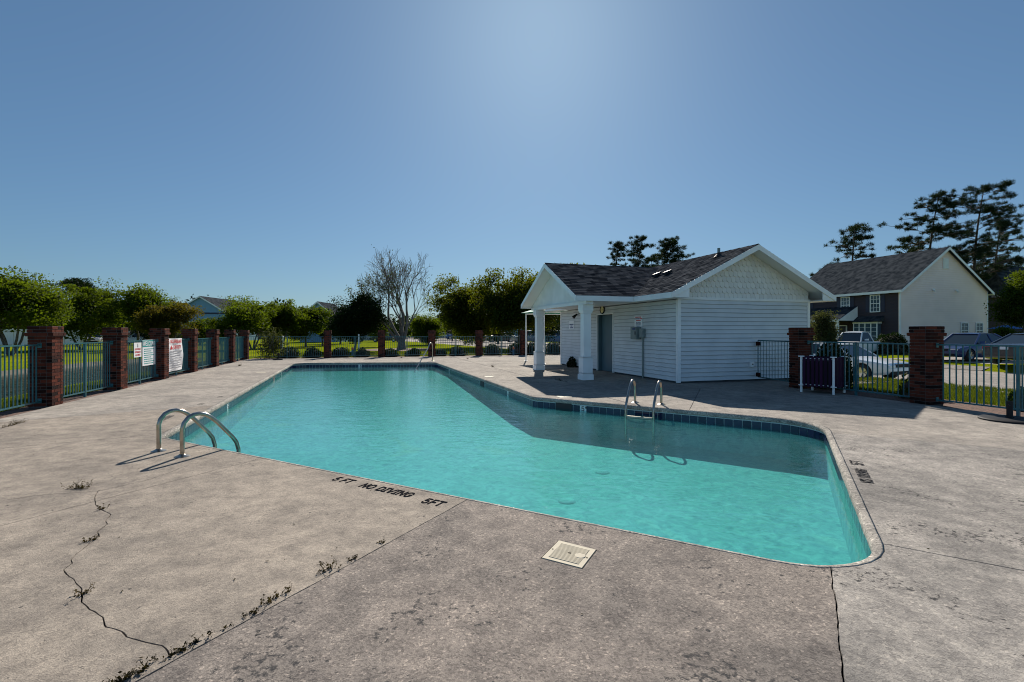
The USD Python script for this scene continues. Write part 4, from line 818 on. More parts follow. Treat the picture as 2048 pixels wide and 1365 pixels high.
def tree(label, x, y, h, w, base, leafm, seed, n=9000, size=0.11, group=None, name='leafy_tree', trunks=1, tr=0.12, dense=1.0, flat=0.3, clumps=70, cat='tree', barkm='bark', lobes=7, depth=None):
    rng = np.random.default_rng(seed); t = Thing(name, label, cat, group, (x, y, -0.03)); o = np.array([x, y, 0.0])
    depth = depth or w; n = int(n * 1.7); size *= 0.76; clumps = int(clumps * 1.35)
    # uneven envelope: several lobes, clumps placed mostly near their surface
    lc = []
    for i in range(lobes):
        a = rng.uniform(0, 6.28); rr = rng.uniform(0.1, 0.62); lc.append((np.array([math.cos(a) * rr * w / 2, math.sin(a) * rr * depth / 2, base + (h - base) * rng.uniform(0.32, 0.74)]), rng.uniform(0.34, 0.68)))
    cs = []
    while len(cs) < clumps:
        c0, k = lc[rng.integers(lobes)]; d = rng.normal(size=3); d /= np.linalg.norm(d); rad = rng.uniform(0.5, 1.0) ** 0.6
        p = c0 + d * rad * k * np.array([w / 2, depth / 2, (h - base) * 0.62]) * [1, 1, 0.9 if d[2] > 0 else 0.75]
        if p[2] < base - 0.05 or p[2] > h * 1.01 or abs(p[0]) > w * 0.56: continue
        cs.append(p)
    cs = np.array(cs); wt = rng.uniform(0.35, 1.5, clumps); wt /= wt.sum(); idx = rng.choice(clumps, n, p=wt)
    cr = (h - base) * 0.07 + w * 0.042
    pts = o + cs[idx] + np.clip(rng.normal(size=(n, 3)), -1.7, 1.7) * cr * rng.uniform(0.35, 1.0, (clumps, 1))[idx] * np.array([1, 1, 1 - flat])
    v, f = leaves(pts, size, rng, flat * 0.5); t.part('crown', (v, f), leafm)
    m = MB()
    for k in range(trunks):
        a = 6.28 * k / trunks + rng.uniform(-.5, .5); sp = (0.0 if trunks == 1 else w * 0.13)
        foot = o + [math.cos(a) * 0.1 * (trunks > 1), math.sin(a) * 0.1 * (trunks > 1), -0.05]; topp = o + [math.cos(a) * sp + rng.normal() * .1, math.sin(a) * sp, base + (h - base) * 0.22]
        limb(m, foot, topp, tr, tr * 0.6, rng, 0.05, 8)
        for j in rng.choice(clumps, max(4, 16 // trunks), replace=False): limb(m, topp - [0, 0, rng.uniform(0, .3) * base], o + cs[j], tr * 0.5, tr * 0.1, rng, 0.1, 5)
    t.part('trunk', m, M[barkm], smooth=True); return t
TG = None
X = at(30, 33); tree('spreading crape myrtle beside the pond, multi-stemmed, left edge of view', X[0] - 0.3, X[1], 5.6, 6.6, 1.2, M['leaf_lime'], 11, 15000, 0.12, trunks=4, tr=.09)
X = at(164, 44); tree('rounded lime green crape myrtle above the second pond-side pier', X[0], X[1], 6.1, 7.2, 1.0, M['leaf_lime'], 12, 17000, 0.125, trunks=3, tr=.1)
X = at(270, 46); tree('upright young tree rising above the third pond-side pier', X[0], X[1], 6.0, 4.6, 0.8, M['leaf_lime'], 13, 11000, 0.125, lobes=4)
X = at(350, 43); tree('low rust-topped crape myrtle in front of the blue gabled house', X[0], X[1], 3.9, 5.0, 0.8, M['leaf_rust'], 14, 10000, 0.105, trunks=3, tr=.07)
X = at(505, 45); tree('broad yellow-green crape myrtle right of the blue gabled house', X[0], X[1], 4.6, 5.4, 0.7, M['leaf_lime'], 15, 14000, 0.11, trunks=4, tr=.08)
X = at(560, 49); tree('yellowish crape myrtle just behind the broad one', X[0], X[1], 4.5, 4.4, 0.6, M['leaf_lime'], 16, 9000, 0.115, trunks=3, tr=.08)
X = at(612, 52); tree('mid green tree half hiding the small blue gable', X[0], X[1], 4.7, 5.0, 0.3, M['leaf_mid'], 17, 12000, 0.12)
X = at(708, 40); tree('dense dark evergreen tree, rounded, crown down to the lawn', X[0], X[1], 4.75, 5.0, 0.0, M['leaf_dark'], 18, 20000, 0.1, lobes=7, clumps=110)
X = at(760, 52); tree('low loose green tree between the evergreen and the bare tree', X[0], X[1], 2.9, 3.0, 0.3, M['leaf_mid'], 19, 4000, 0.09)
X = at(858, 60); tree('bright green rounded tree behind the bare tree', X[0], X[1], 4.3, 5.4, 0.1, M['leaf_lime'], 20, 10000, 0.13)
X = at(905, 86); tree('small yellow-green tree far off beside the road', X[0], X[1], 3.9, 4.2, 0.8, M['leaf_lime'], 21, 4500, 0.13)
X = at(895, 105); tree('dark far tree behind the road bend', X[0], X[1], 6.0, 5.5, 0.8, M['leaf_dark'], 121, 4500, 0.16)
X = at(958, 50); tree('olive-toned oak, lower of the two big crowns before the porch', X[0], X[1], 6.9, 8.0, .4, M['leaf_oak'], 22, 26000, 0.135, lobes=6, clumps=100, tr=.16)
X = at(1040, 47); tree('tall olive-toned oak rising beside the porch gable', X[0], X[1], 8.0, 8.6, .4, M['leaf_oak'], 23, 30000, 0.135, lobes=7, clumps=120, tr=.18)
X = at(1150, 50); tree('oak largely hidden by the pool house, tips above the porch ridge', X[0], X[1], 8.3, 7.0, 1.2, M['leaf_oak'], 24, 18000, 0.13, lobes=6, tr=.18)
X = at(2052, 40); tree('leafy garden tree beside the beige gable at the frame edge', X[0], X[1], 6.6, 3.2, 1.2, M['leaf_mid'], 25, 12000, 0.11)
X = at(2020, 38); tree('low garden hedge tree below the blue parasol', X[0], X[1], 1.9, 3.6, 0.0, M['leaf_lime'], 125, 5000, 0.07, name='garden_bush', cat='bush')
X = at(1645, 28); tree('tall glossy camellia bush close behind the pool house', X[0], X[1], 3.2, 1.35, 0.1, M['gloss_leaf'], 26, 7500, 0.06, name='tall_bush', cat='bush', lobes=4)
X = at(55, 75); tree('dark pine-like tree behind the left crape myrtle', X[0], X[1], 9.8, 5.5, 3, M['leaf_dark'], 27, 6500, 0.15)
X = at(150, 85); tree('dark flat-topped tree over the roofline beyond the pond', X[0], X[1], 11.0, 6, 6.5, M['leaf_dark'], 28, 4200, 0.17, flat=.6)
X = at(-70, 42); tree('large green tree at the far left beside the pond', X[0], X[1], 6.5, 7, 1.2, M['leaf_mid'], 29, 9000, 0.12)
X = at(348, 100); tree('small round tree top above the long dark roof', X[0], X[1], 8.6, 4.0, 3.5, M['leaf_mid'], 30, 2500, 0.15)
X = at(440, 66); tree('dark shrubby tree between the blue house and the crape myrtle', X[0], X[1], 3.3, 4.0, 0.2, M['leaf_dark'], 31, 4500, 0.11)
for i, (px, Y, h, w, mm, lb) in enumerate([(-20, 62, 4.6, 7, 'leaf_dark', 'dark tree behind the white privacy fence at the far left'), (78, 64, 4.2, 6.5, 'leaf_mid', 'green tree between the pale bungalow and its fence'), (140, 66, 4.4, 6, 'leaf_dark', 'dark tree behind the second pond-side crape myrtle'), (222, 60, 3.7, 5.5, 'leaf_dark', 'dark bushy tree behind the upright young tree'), (310, 62, 3.6, 6, 'leaf_dark', 'dark bushy tree behind the rust-topped crape myrtle'), (400, 60, 2.9, 5, 'leaf_mid', 'low green tree before the blue house brick storey'), (480, 64, 4.1, 6, 'leaf_dark', 'dark tree behind the broad yellow-green crape myrtle'), (645, 58, 3.4, 5.5, 'leaf_dark', 'dark tree beside the round evergreen'), (680, 66, 3.8, 6, 'leaf_dark', 'dark tree directly behind the round evergreen'), (995, 64, 4.5, 6.5, 'leaf_dark', 'dark understorey tree between the two oaks'), (1085, 58, 4.8, 6, 'leaf_dark', 'dark understorey tree behind the porch columns'), (930, 62, 3.0, 4.5, 'leaf_mid', 'low green understorey tree left of the oaks')]):
    X = at(px, Y); tree(lb, X[0], X[1], h, w, 0.0, M[mm], 400 + i, 4500, .13)
# vine on the corner fence
rng = np.random.default_rng(40); vine = Thing('climbing_vine', 'leafy green vine smothering the far corner of the fence', 'vine', None, (*W(-4.75, 31.3), 0))
va_, vb_ = W(-4.75, 31.35); n = 2600; q = np.c_[rng.normal(0, .42, n), rng.normal(0, .12, n), np.clip(rng.normal(.75, .42, n), 0.02, 1.75)]
q = q[np.abs(q[:, 0]) < .55 + .35 * (q[:, 2] < .9)]; pts = np.c_[q[:, 0] * CT - q[:, 1] * ST + va_, q[:, 0] * ST + q[:, 1] * CT + vb_, q[:, 2]]
v, f = leaves(pts, 0.05, rng); vine.part('foliage', (v, f), M['gloss_leaf']); m = MB()
for k in range(5): limb(m, (va_ + rng.normal() * .2, vb_, 0), (va_ + rng.normal() * .3, vb_, 1.4), .015, .006, rng)
vine.part('stem', m, M['bark'])
def bush(label, x, y, w, h, leafm, seed, n=2600, size=0.035, name='round_bush', group=None):
    rng = np.random.default_rng(seed); t = Thing(name, label, 'bush', group, (x, y, -0.03)); d = rng.normal(size=(n, 3)); d[:, 2] = np.abs(d[:, 2]); d /= np.linalg.norm(d, axis=1, keepdims=True)
    r = 1 - np.abs(rng.normal(0, .13, (n, 1))); lump = 0.5 + 0.95 * meshkit.fbm(d * 1.9 + seed, 3, seed)[:, None]
    v, f = leaves(np.array([x, y, 0.0]) + d * r * lump * [w / 2, w / 2, h], size, rng); t.part('foliage', (v, f), leafm)
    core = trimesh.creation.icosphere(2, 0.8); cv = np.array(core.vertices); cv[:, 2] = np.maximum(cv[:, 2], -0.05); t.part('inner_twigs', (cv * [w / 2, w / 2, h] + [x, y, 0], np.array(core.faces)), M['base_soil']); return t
for i, (px, w, hh, lb) in enumerate([(577, 1.25, .62, 'round clipped shrub nearest the vine on the far bed'), (626, 1.05, .58, 'round clipped shrub left of the first far pier'), (681, 1.25, .68, 'round clipped shrub right of the first far pier'), (724, .95, .5, 'low clipped shrub beside the blue stub post'), (780, 1.1, .5, 'clipped shrub under the bare tree, just past the evergreen pier'), (826, 1.0, .46, 'low clipped shrub below the pool handrail top'),
                                     (881, .9, .5, 'clipped shrub half hidden behind the handrail pier'), (915, 1.2, .62, 'round clipped shrub in the panel right of the handrail'), (985, 1.3, .8, 'tall clipped shrub under the oaks'), (1030, 1.0, .85, 'tall clipped shrub beside the orange-capped post'), (1062, 1.0, .8, 'dark clipped shrub between canopy pole and porch column'), (1108, 1.4, .95, 'largest clipped shrub, seen under the shade canopy')]):
    b = 32.1; a_ = None
    k = (px - 1024) / 1000.0; a_ = (k * b * CT + b * ST) / (CT - k * ST); x, y = W(a_, b)
    bush(lb, x, y, w, hh, M['leaf_dark'], 300 + i)
bush('sprawling light-leaved shrub in the mulch behind the purple planter', *W(12.3, 10.45), 1.0, 1.2, M['gloss_leaf'], 340, 2600, 0.05)
bush('small wiry shrub in the mulch between planter and near pier', *W(12.3, 8.3), 0.75, .55, M['leaf_oak'], 341, 900, 0.035)
bush('small dark shrub behind the umbrella base outside the fence', *W(12.4, 6.35), 0.6, .4, M['leaf_dark'], 342, 1500, 0.03)
x, y = at(1780, 35); bush('big rounded clipped bush in front of the brick house bay window', x, y, 2.5, 1.6, M['leaf_dark'], 343, 7000, 0.05)
x, y = at(1722, 37); bush('smaller rounded bush left of the bay window bush', x, y, 1.4, 1.0, M['leaf_dark'], 344, 2500, 0.05)
bush('dark leafy pot plant at the foot of the porch wall', *W(8.72, 19.75), 0.42, .42, M['leaf_dark'], 345, 700, 0.04, name='wall_plant')
x, y = at(545, 40); rng = np.random.default_rng(60); og = Thing('ornamental_grass', 'arching pale fronds of an ornamental grass clump below the crape myrtle', 'plant', None, (x, y, 0)); m = MB()
for k in range(70):
    a = rng.uniform(0, 6.28); l = rng.uniform(.7, 1.3); t = np.linspace(0, 1, 6); p = np.c_[x + math.cos(a) * l * t, y + math.sin(a) * l * t, 1.2 * np.sin(t * 2.0) * l]; m.tube(p, np.linspace(.02, .004, 6), 3, False)
og.part('fronds', m, M['leaf_lime'])
# the bare tree
def bare(label, x, y):
    rng = np.random.default_rng(77); t = Thing('bare_tree', label, 'tree', None, (x, y, 0)); m = MB(); tips = []; o = np.array([x, y, 0.0])
    def grow(p, d, l, r, depth):
        seg = 4 if depth < 3 else 3; pts = [p]; dd = d.copy()
        for i in range(seg): dd = dd + rng.normal(size=3) * .09 + [0, 0, .05]; dd /= np.linalg.norm(dd); pts.append(pts[-1] + dd * l / seg)
        m.tube(pts, np.linspace(r, r * .58, seg + 1), 6 if depth < 2 else (4 if depth < 4 else 3), False)
        if depth >= 4: tips.append(pts[-1]); tips.append(pts[-2])
        if depth >= 6: return
        for k in range(2 if depth < 1 else (3 if depth < 4 else 2)):
            i = rng.integers(2, seg + 1) if k else seg; a = rng.normal(size=3); a -= dd * (a @ dd); a /= np.linalg.norm(a)
            nd = dd + a * rng.uniform(.3, .75) + [0, 0, .16]; nd /= np.linalg.norm(nd)
            grow(pts[i], nd, l * rng.uniform(.62, .84), max(.012, r * (.62 if k == 0 else .5)), depth + 1)
    limb(m, o - [0, 0, .1], o + [0, 0, .75], .42, .30, rng, .02, 10)
    for tx, tz, l, r in [(-.66, .75, 2.1, .15), (-.34, 1, 2.4, .17), (.02, 1, 2.4, .18), (.18, 1, 2.1, .13), (.42, 1, 2.45, .17), (-.1, 1, 2.0, .12)]:
        d = np.array([tx, rng.normal() * .25, tz]); grow(o + [tx * .3, 0, .65], d / np.linalg.norm(d), l, r, 0)
    t.part('trunk', m, M['bark_pale'], smooth=True)
    tips = np.array(tips); sel = tips[rng.random(len(tips)) < np.clip(1.0 - .16 * (tips[:, 2] - 1), .03, .8)]; pts = np.repeat(sel, 2, 0); pts = pts + rng.normal(size=pts.shape) * .16
    v, f = leaves(pts, .075, rng); t.part('young_leaves', (v, f), M['leaf_bud'])
bare('tall multi-stemmed tree, almost leafless, on the lawn beyond the pool', *at(803, 44))
# pines
def pine(label, px, y, top, first, lean, seed, spread=3.2, nb=20, clear=0.5):
    rng = np.random.default_rng(seed); x = at(px, y)[0]; h = top; t = Thing('pine_tree', label, 'tree', None, (x, y, 0)); m = MB(); o = np.array([x, y, 0.0])
    P_ = lambda s: o + [lean * s * s + .2 * math.sin(s * 5 + seed), .15 * math.sin(s * 4), h * s]
    m.tube([P_(s) for s in np.linspace(0, .985, 12)], np.linspace(.3, .04, 12), 8, False); pads = []
    for k in range(nb):
        s = clear + (0.985 - clear) * (k + rng.uniform(0, .8)) / nb; p = P_(s); a = rng.uniform(0, 6.28); l = spread * (1.05 - .62 * (s - clear) / (1 - clear)) * rng.uniform(.45, 1.15)
        q = p + [math.cos(a) * l, math.sin(a) * l, l * rng.uniform(.02, .38)]; pts = limb(m, p, q, .09 * (1.3 - s), .02, rng, .08, 4)
        for e in range(rng.integers(5, 10)):
            c = pts[rng.integers(2, 5)] + rng.normal(size=3) * [.75, .75, .3]; pads.append((c, rng.uniform(.22, .58)))
            limb(m, pts[2], c, .055, .022, rng, .08, 3, 2)
    for e in range(5): pads.append((P_(.98) + rng.normal(size=3) * [.4, .4, .25], .6))
    pts, dirs = [], []
    for c, r in pads:
        n = int(62 * r); q = rng.normal(size=(n, 3)); q /= np.linalg.norm(q, axis=1, keepdims=True); q = q * rng.uniform(.3, 1, (n, 1)) * [r * 1.1, r * 1.1, r * .55]; pts.append(np.repeat(c + q, 5, 0)); 
    pts = np.vstack(pts); n = len(pts); d = rng.normal(size=(n, 3)) + [0, 0, .7]; d /= np.linalg.norm(d, axis=1, keepdims=True); w = np.cross(d, rng.normal(size=(n, 3))); w /= np.linalg.norm(w, axis=1, keepdims=True)
    l = rng.uniform(.28, .5, (n, 1)); v = np.stack([pts - w * .024, pts + w * .024, pts + d * l], 1).reshape(-1, 3); t.part('needles', (v, np.arange(n * 3).reshape(-1, 3)), M['needle']); t.part('trunk', m, M['bark_pine'], smooth=True)
pine('lone pine rising left of the brick house roof', 1697, 66, zat(452, 66), 0, 1.0, 81, 3.4, 18, .42)
pine('tall pine behind the brick house roof, first of the big group', 1850, 68, zat(392, 68), 0, 2.0, 82, 5.2, 34, .40)
pine('tallest pine behind the brick house gable', 1948, 66, zat(378, 66), 0, 1.2, 83, 4.9, 36, .38)
pine('shorter pine right of the tallest one behind the gable', 1990, 70, zat(440, 70), 0, .6, 84, 4.2, 32, .15)
pine('low dense pine tucked behind the house ridge', 1960, 76, zat(505, 76), 0, .3, 85, 6.5, 36, .1)
pine('leaning pine, leftmost of three above the porch ridge', 1222, 88, zat(487, 88), 0, 1.2, 86, 2.0, 16, .5)
pine('tall leaning pine, middle of three above the porch ridge', 1262, 86, zat(474, 86), 0, 2.2, 87, 2.3, 18, .5)
pine('round-topped pine at the foot of the pool house main ridge', 1338, 86, zat(479, 86), 0, .5, 88, 3.1, 30, .55)
pine('low pine filling the gap between the three', 1300, 95, zat(514, 95), 0, .4, 89, 2.4, 18, .4)
# far wood along the horizon
rng = np.random.default_rng(90); pts = []
for k in range(420):
    a = rng.uniform(-1.15, 1.15); r = rng.uniform(125, 165); x, y = math.sin(a) * r, math.cos(a) * r
    h = rng.uniform(4.5, 8.5) * (1 + .25 * math.sin(a * 9)); n = 330; d = rng.normal(size=(n, 3)); d /= np.linalg.norm(d, axis=1, keepdims=True)
    pts.append(np.array([x, y, h * .5]) + d * rng.uniform(.5, 1, (n, 1)) * [rng.uniform(2.2, 4.5), 2.5, h * .52])
v, f = leaves(np.vstack(pts), .36, rng); struct('distant_wood', MB().add(v, f), M['leaf_dark'], kind='stuff', label='dark mass of distant trees along the horizon', cat='wood')
# grass tufts near the fences
rng = np.random.default_rng(95); gp = []
for k in range(26000):
    z = rng.random()
    if z < .35: a, b = rng.uniform(12.6, 16.5), rng.uniform(2, 12.4)
    elif z < .7: a, b = rng.uniform(-7.7, -6.5), rng.uniform(6, 31)
    else: a, b = rng.uniform(-6, 12), 32.2 + rng.random() ** 1.6 * 9
    gp.append(W(a, b))
gp = np.array(gp); gp = np.repeat(gp, 4, 0) + rng.normal(size=(len(gp) * 4, 2)) * .035; n = len(gp); d = np.c_[rng.normal(size=(n, 2)) * .35, np.ones(n)]; w = np.c_[rng.normal(size=(n, 2)), np.zeros(n)]; w /= np.linalg.norm(w, axis=1, keepdims=True)
b0 = np.c_[gp, np.full(n, -.035)]; l = rng.uniform(.05, .10, (n, 1)); v = np.stack([b0 - w * .007, b0 + w * .007, b0 + d * l], 1).reshape(-1, 3)
struct('grass', MB().add(v, np.arange(n * 3).reshape(-1, 3)), M['grass_blade'], kind='stuff', label='short green grass blades growing just outside the fence', cat='grass')
# weeds in the joints
def weed(label, p, n, h, spread, seed, m_='weed', dirv=None):
    rng = np.random.default_rng(seed); t = Thing('weed', label, 'weed', None, (*p, 0)); m = MB(); pts = []
    for k in range(n):
        off = rng.normal() * spread; q = np.array([p[0] + (dirv[0] if dirv else 1) * off + rng.normal() * .006, p[1] + (dirv[1] if dirv else .3) * off + rng.normal() * .006, 0]); a = rng.uniform(0, 6.28); l = h * rng.uniform(.3, 1.1)
        tp = q + [math.cos(a) * l * .7, math.sin(a) * l * .7, l * rng.uniform(.25, 1)]; e = limb(m, q, tp, .0016, .0009, rng, .15, 3, 3)
        for c in e[1:]: pts += [c + rng.normal(size=3) * .006 for _ in range(2)]
    t.part('stem', m, M['weed_dark']); v, f = leaves(np.maximum(np.array(pts), [-99, -99, .003]), .0075, rng); t.part('leaf', (v, f), M[m_], kind='stuff')
jd = np.array(j1[-1]) - np.array(j1[0]); jd = tuple(jd / np.linalg.norm(jd))
weed('flattened brown weed tuft by the end of the thin joint near the ladder', G(155, 978), 34, .085, .05, 1, dirv=(1, .1))
for i, (px, py, n_, h, sp, mm, lb) in enumerate([(208, 1018, 8, .055, .02, 'weed', 'sprig of weed at the top of the jagged crack'), (182, 1082, 12, .05, .025, 'weed', 'small weed at the first bend of the jagged crack'), (163, 1190, 9, .06, .018, 'weed', 'weed with long stalks midway down the jagged crack'), (262, 1352, 32, .045, .06, 'weed_dark', 'thick dark weeds in the joint at the frame bottom'), (378, 1294, 22, .035, .055, 'weed_dark', 'dark weeds where jagged crack meets the long joint'), (545, 1200, 16, .05, .045, 'weed', 'yellowish weeds in the middle of the long joint'), (490, 1235, 10, .025, .05, 'weed_dark', 'low weeds along the long joint below the yellowish ones'), (655, 1140, 14, .075, .022, 'weed', 'taller green-tipped weed in the upper long joint'), (705, 1120, 8, .03, .04, 'weed_dark', 'short weeds trailing up the long joint'), (760, 1088, 5, .03, .02, 'weed', 'single tiny weed in the long joint nearest the pool')]):
    weed(lb, G(px, py), n_, h, sp, 10 + i, mm, jd if i > 2 else (.3, .9))
for i, (px, py, lb) in enumerate([(30, 850, 'scruffy weeds at the left frame edge'), (985, 734, 'weed tuft in the white joint behind the pool'), (1120, 762, 'leaf litter and weeds at the porch slab edge'), (935, 718, 'weed tuft in the joint near the far fence'), (803, 716, 'dry weed at the far deck edge by the bare tree'), (480, 732, 'weed in a fine crack on the pond-side deck')]): weed(lb, G(px, py), 40, .1, .28 if i == 2 else .12, 40 + i, 'weed_dark' if i == 2 else 'weed', (.28, -.96))

# ---------------------------------------------------------------- houses
class HF:
    """house frame: x across the gable front, y along the ridge, z up, set on the site at a,b (grid) and turned by rot"""
    def __init__(s, a, b, rot=0, z=0): s.a, s.b, s.r, s.z = a, b, math.radians(rot), z
    def __call__(s, mb):
        c, q = math.cos(s.r), math.sin(s.r)
        mb.v = [np.c_[s.a + v[:, 0] * c - v[:, 1] * q, s.b + v[:, 0] * q + v[:, 1] * c, v[:, 2] + s.z] for v in mb.v]; return mb
def window(t, F, face, u, z, w, h, cols=2, rows=4, off=0.0, glassm='win_glass', shutters=False):
    """a sash window on face 'x0','x1' (u along y) or 'y0','y1' (u along x); off = the face's coordinate"""
    sgn = -1 if face[1] == '0' else 1; hor = face[0] == 'y'
    def bx(m, u0, z0, u1, z1, d0, d1):
        lo, hi = sorted((off + sgn * d0, off + sgn * d1)); return m.box((u0, lo, z0), (u1, hi, z1)) if hor else m.box((lo, u0, z0), (hi, u1, z1))
    fr = MB(); e = 0.07
    for q in [(u, z, u + e, z + h), (u + w - e, z, u + w, z + h), (u + e, z, u + w - e, z + e), (u + e, z + h - e, u + w - e, z + h), (u + e, z + h / 2 - .03, u + w - e, z + h / 2 + .03)]: bx(fr, *q, 0.0, 0.06)
    for i in range(1, cols): x = u + w * i / cols; bx(fr, x - .014, z + e, x + .014, z + h - e, 0.012, 0.035)
    for i in range(1, rows):
        if i * 2 != rows: y = z + h * i / rows; bx(fr, u + e, y - .014, u + w - e, y + .014, 0.011, 0.034)
    p = t.part('window', F(fr), M['vinyl_trim']); t.part('pane', F(bx(MB(), u + e, z + e, u + w - e, z + h - e, 0.002, 0.009)), M[glassm], p)
    if shutters:
        for x in (u - .42, u + w + .04):
            sm = MB(); bx(sm, x, z, x + .38, z + h, 0.0, 0.035)
            for i in range(12): bx(sm, x + .05, z + .08 + i * (h - .16) / 12, x + .33, z + .08 + (i + .6) * (h - .16) / 12, 0.036, 0.05)
            t.part('shutter', F(sm), M['shutter'])
def gable_house(name, label, a, b, rot, w, d, eave, ridge, sidem, frontm, roofm='roof_far', z=0.0, ov=0.35, siding=0.0, cat='house'):
    F = HF(a, b, rot, z); t = Thing(name, label, cat, None, (a, b, z), 'grid'); pent = lambda y0, y1: [(0, y0, -.2), (w, y0, -.2), (w, y0, eave), (w / 2, y0, ridge), (0, y0, eave)]
    t.part('gable_wall', F(MB().prism(pent(0, 0), (0, .15, 0))), M[frontm]); t.part('gable_wall', F(MB().prism(pent(d - .15, 0), (0, .15, 0))), M[frontm])
    t.part('side_wall', F(MB().box((0.001, .15, -.2), (.15, d - .15, eave - .05))), M[sidem]); t.part('side_wall', F(MB().box((w - .15, .15, -.2), (w - .001, d - .15, eave - .05))), M[sidem])
    k = (ridge - eave) / (w / 2); 
    for sgn, x in ((1, 0), (-1, w)):
        xo = x - sgn * ov; zo = eave - k * ov
        t.part('roof', F(MB().hexa([(xo, -ov, zo), (w / 2, -ov, ridge), (w / 2, d + ov, ridge), (xo, d + ov, zo), (xo, -ov, zo + .12), (w / 2, -ov, ridge + .12), (w / 2, d + ov, ridge + .12), (xo, d + ov, zo + .12)][0:1] + [(w / 2, -ov, ridge), (w / 2, d + ov, ridge), (xo, d + ov, zo), (xo, -ov, zo + .12), (w / 2, -ov, ridge + .12), (w / 2, d + ov, ridge + .12), (xo, d + ov, zo + .12)])), M[roofm])
        for y in (-ov - .03, d + ov + .005): t.part('rake_board', F(MB().hexa([(xo, y, zo - .14), (w / 2, y, ridge - .14), (w / 2, y + .025, ridge - .14), (xo, y + .025, zo - .14), (xo, y, zo + .1), (w / 2, y, ridge + .1), (w / 2, y + .025, ridge + .1), (xo, y + .025, zo + .1)])), M['vinyl_trim'])
        t.part('fascia', F(MB().box((min(xo, xo - sgn * .03), -ov, zo - .12), (max(xo, xo - sgn * .03), d + ov, zo + .1))), M['vinyl_trim']); t.part('soffit', F(MB().box((min(x, xo), -ov + .01, zo - .02), (max(x, xo), d + ov - .01, zo - .005))), M['soffit'])
    if siding:
        m = MB(); n = int((ridge) / siding)
        for i in range(n):
            z0, z1 = i * siding + .01, (i + 1) * siding - .012
            x0 = max(0, (z1 - eave) / k) if z1 > eave else 0
            if w - 2 * x0 < .2: break
            m.hexa([(x0 + .05, -.024, z0), (w - x0 - .05, -.024, z0), (w - x0 - .05, -.001, z0), (x0 + .05, -.001, z0), (x0 + .05, -.006, z1), (w - x0 - .05, -.006, z1), (w - x0 - .05, -.001, z1), (x0 + .05, -.001, z1)])
        t.part('lap_siding', F(m), M[frontm], kind='stuff')
        for x in (0, w): t.part('corner_trim', F(MB().box((x - .06, -.035, 0), (x + .06, .06, eave))), M['vinyl_trim'])
    return t, F
# brick town house with the beige gable
bh, F = gable_house('brick_house', 'two-storey brick town house with a large beige sided gable, behind parked cars', 45.55, 32.1, 0, 11.3, 11.8, 5.35, 9.15, 'brick_far', 'siding_beige', siding=0.2)
for y in (1.75, 4.7, 9.2): window(bh, F, 'x0', y, 3.35, .95, 1.6, 3, 4, 0.0, shutters=True)
window(bh, F, 'y0', 7.6, 0.9, 1.0, 1.5, 2, 4, -.03); window(bh, F, 'y0', 9.6, 0.9, 1.0, 1.5, 2, 4, -.03)
lv_ = MB().box((5.3, -.06, 7.3), (6.0, -.03, 8.25)); [lv_.box((5.36, -.085, 7.36 + i * .1), (5.94, -.061, 7.42 + i * .1)) for i in range(8)]; bh.part('gable_vent', F(lv_), M['vinyl_trim'])
for x, z_ in ((3.9, 5.3), (6.9, 5.3)):
    fl_ = bh.sub('floodlight'); bh.part('box', F(MB().box((x, -.12, z_), (x + .25, -.03, z_ + .12))), M['white'], fl_); bh.part('bulb', F(MB().tube([(x + .05, -.12, z_ - .02), (x - .02, -.3, z_ - .12)], .07, 8)), M['white'], fl_)
bay = bh.sub('bay_window')
bh.part('bay_wall', F(MB().box((-.55, 1.6, .0), (-.001, 4.0, .75)).box((-.55, 1.6, 2.3), (-.001, 4.0, 2.45))), M['vinyl_trim'], bay); bh.part('bay_glass', F(MB().box((-.5, 1.7, .75), (-.01, 3.9, 2.3))), M['win_glass'], bay)
mm = MB(); [mm.box((-.54, 1.65 + i * .56, .75), (-.48, 1.73 + i * .56, 2.3)) for i in range(5)]; [mm.box((-.52, 1.73, .75 + i * .39), (-.501, 3.9, .78 + i * .39)) for i in range(1, 4)]; bh.part('bay_mullions', F(mm), M['vinyl_trim'], bay)
bh.part('bay_roof', F(MB().prism([(-.75, 1.4, 2.45), (-.001, 1.4, 2.45), (-.001, 1.4, 3.0)], (0, 2.8, 0))), M['roof_far'], bay)
bh.part('door_frame', F(MB().box((-.06, 5.0, .0), (-.001, 6.15, 2.2))), M['vinyl_trim']); bh.part('front_door', F(MB().box((-.09, 5.1, .0), (-.061, 6.05, 2.1))), M['shutter'])
po = bh.sub('porch')
bh.part('porch_roof', F(MB().hexa([(-2.3, 4.0, 2.55), (-.001, 4.0, 2.55), (-.001, 11.0, 2.55), (-2.3, 11.0, 2.55), (-2.3, 4.0, 2.72), (-.001, 4.0, 4.0), (-.001, 11.0, 4.0), (-2.3, 11.0, 2.72)])), M['roof_far'], po)
bh.part('porch_fascia', F(MB().box((-2.36, 3.96, 2.5), (-2.301, 11.04, 2.74))), M['vinyl_trim'], po); bh.part('porch_side', F(MB().prism([(-2.3, 3.97, 2.6), (-.001, 3.97, 2.6), (-.001, 3.97, 3.95), (-2.3, 3.97, 2.68)], (0, -.04, 0))), M['vinyl_trim'], po)
for y in (4.15, 7.3, 10.6): bh.part('porch_post', F(MB().box((-2.25, y, 0), (-2.05, y + .2, 2.5))), M['vinyl_trim'], po)
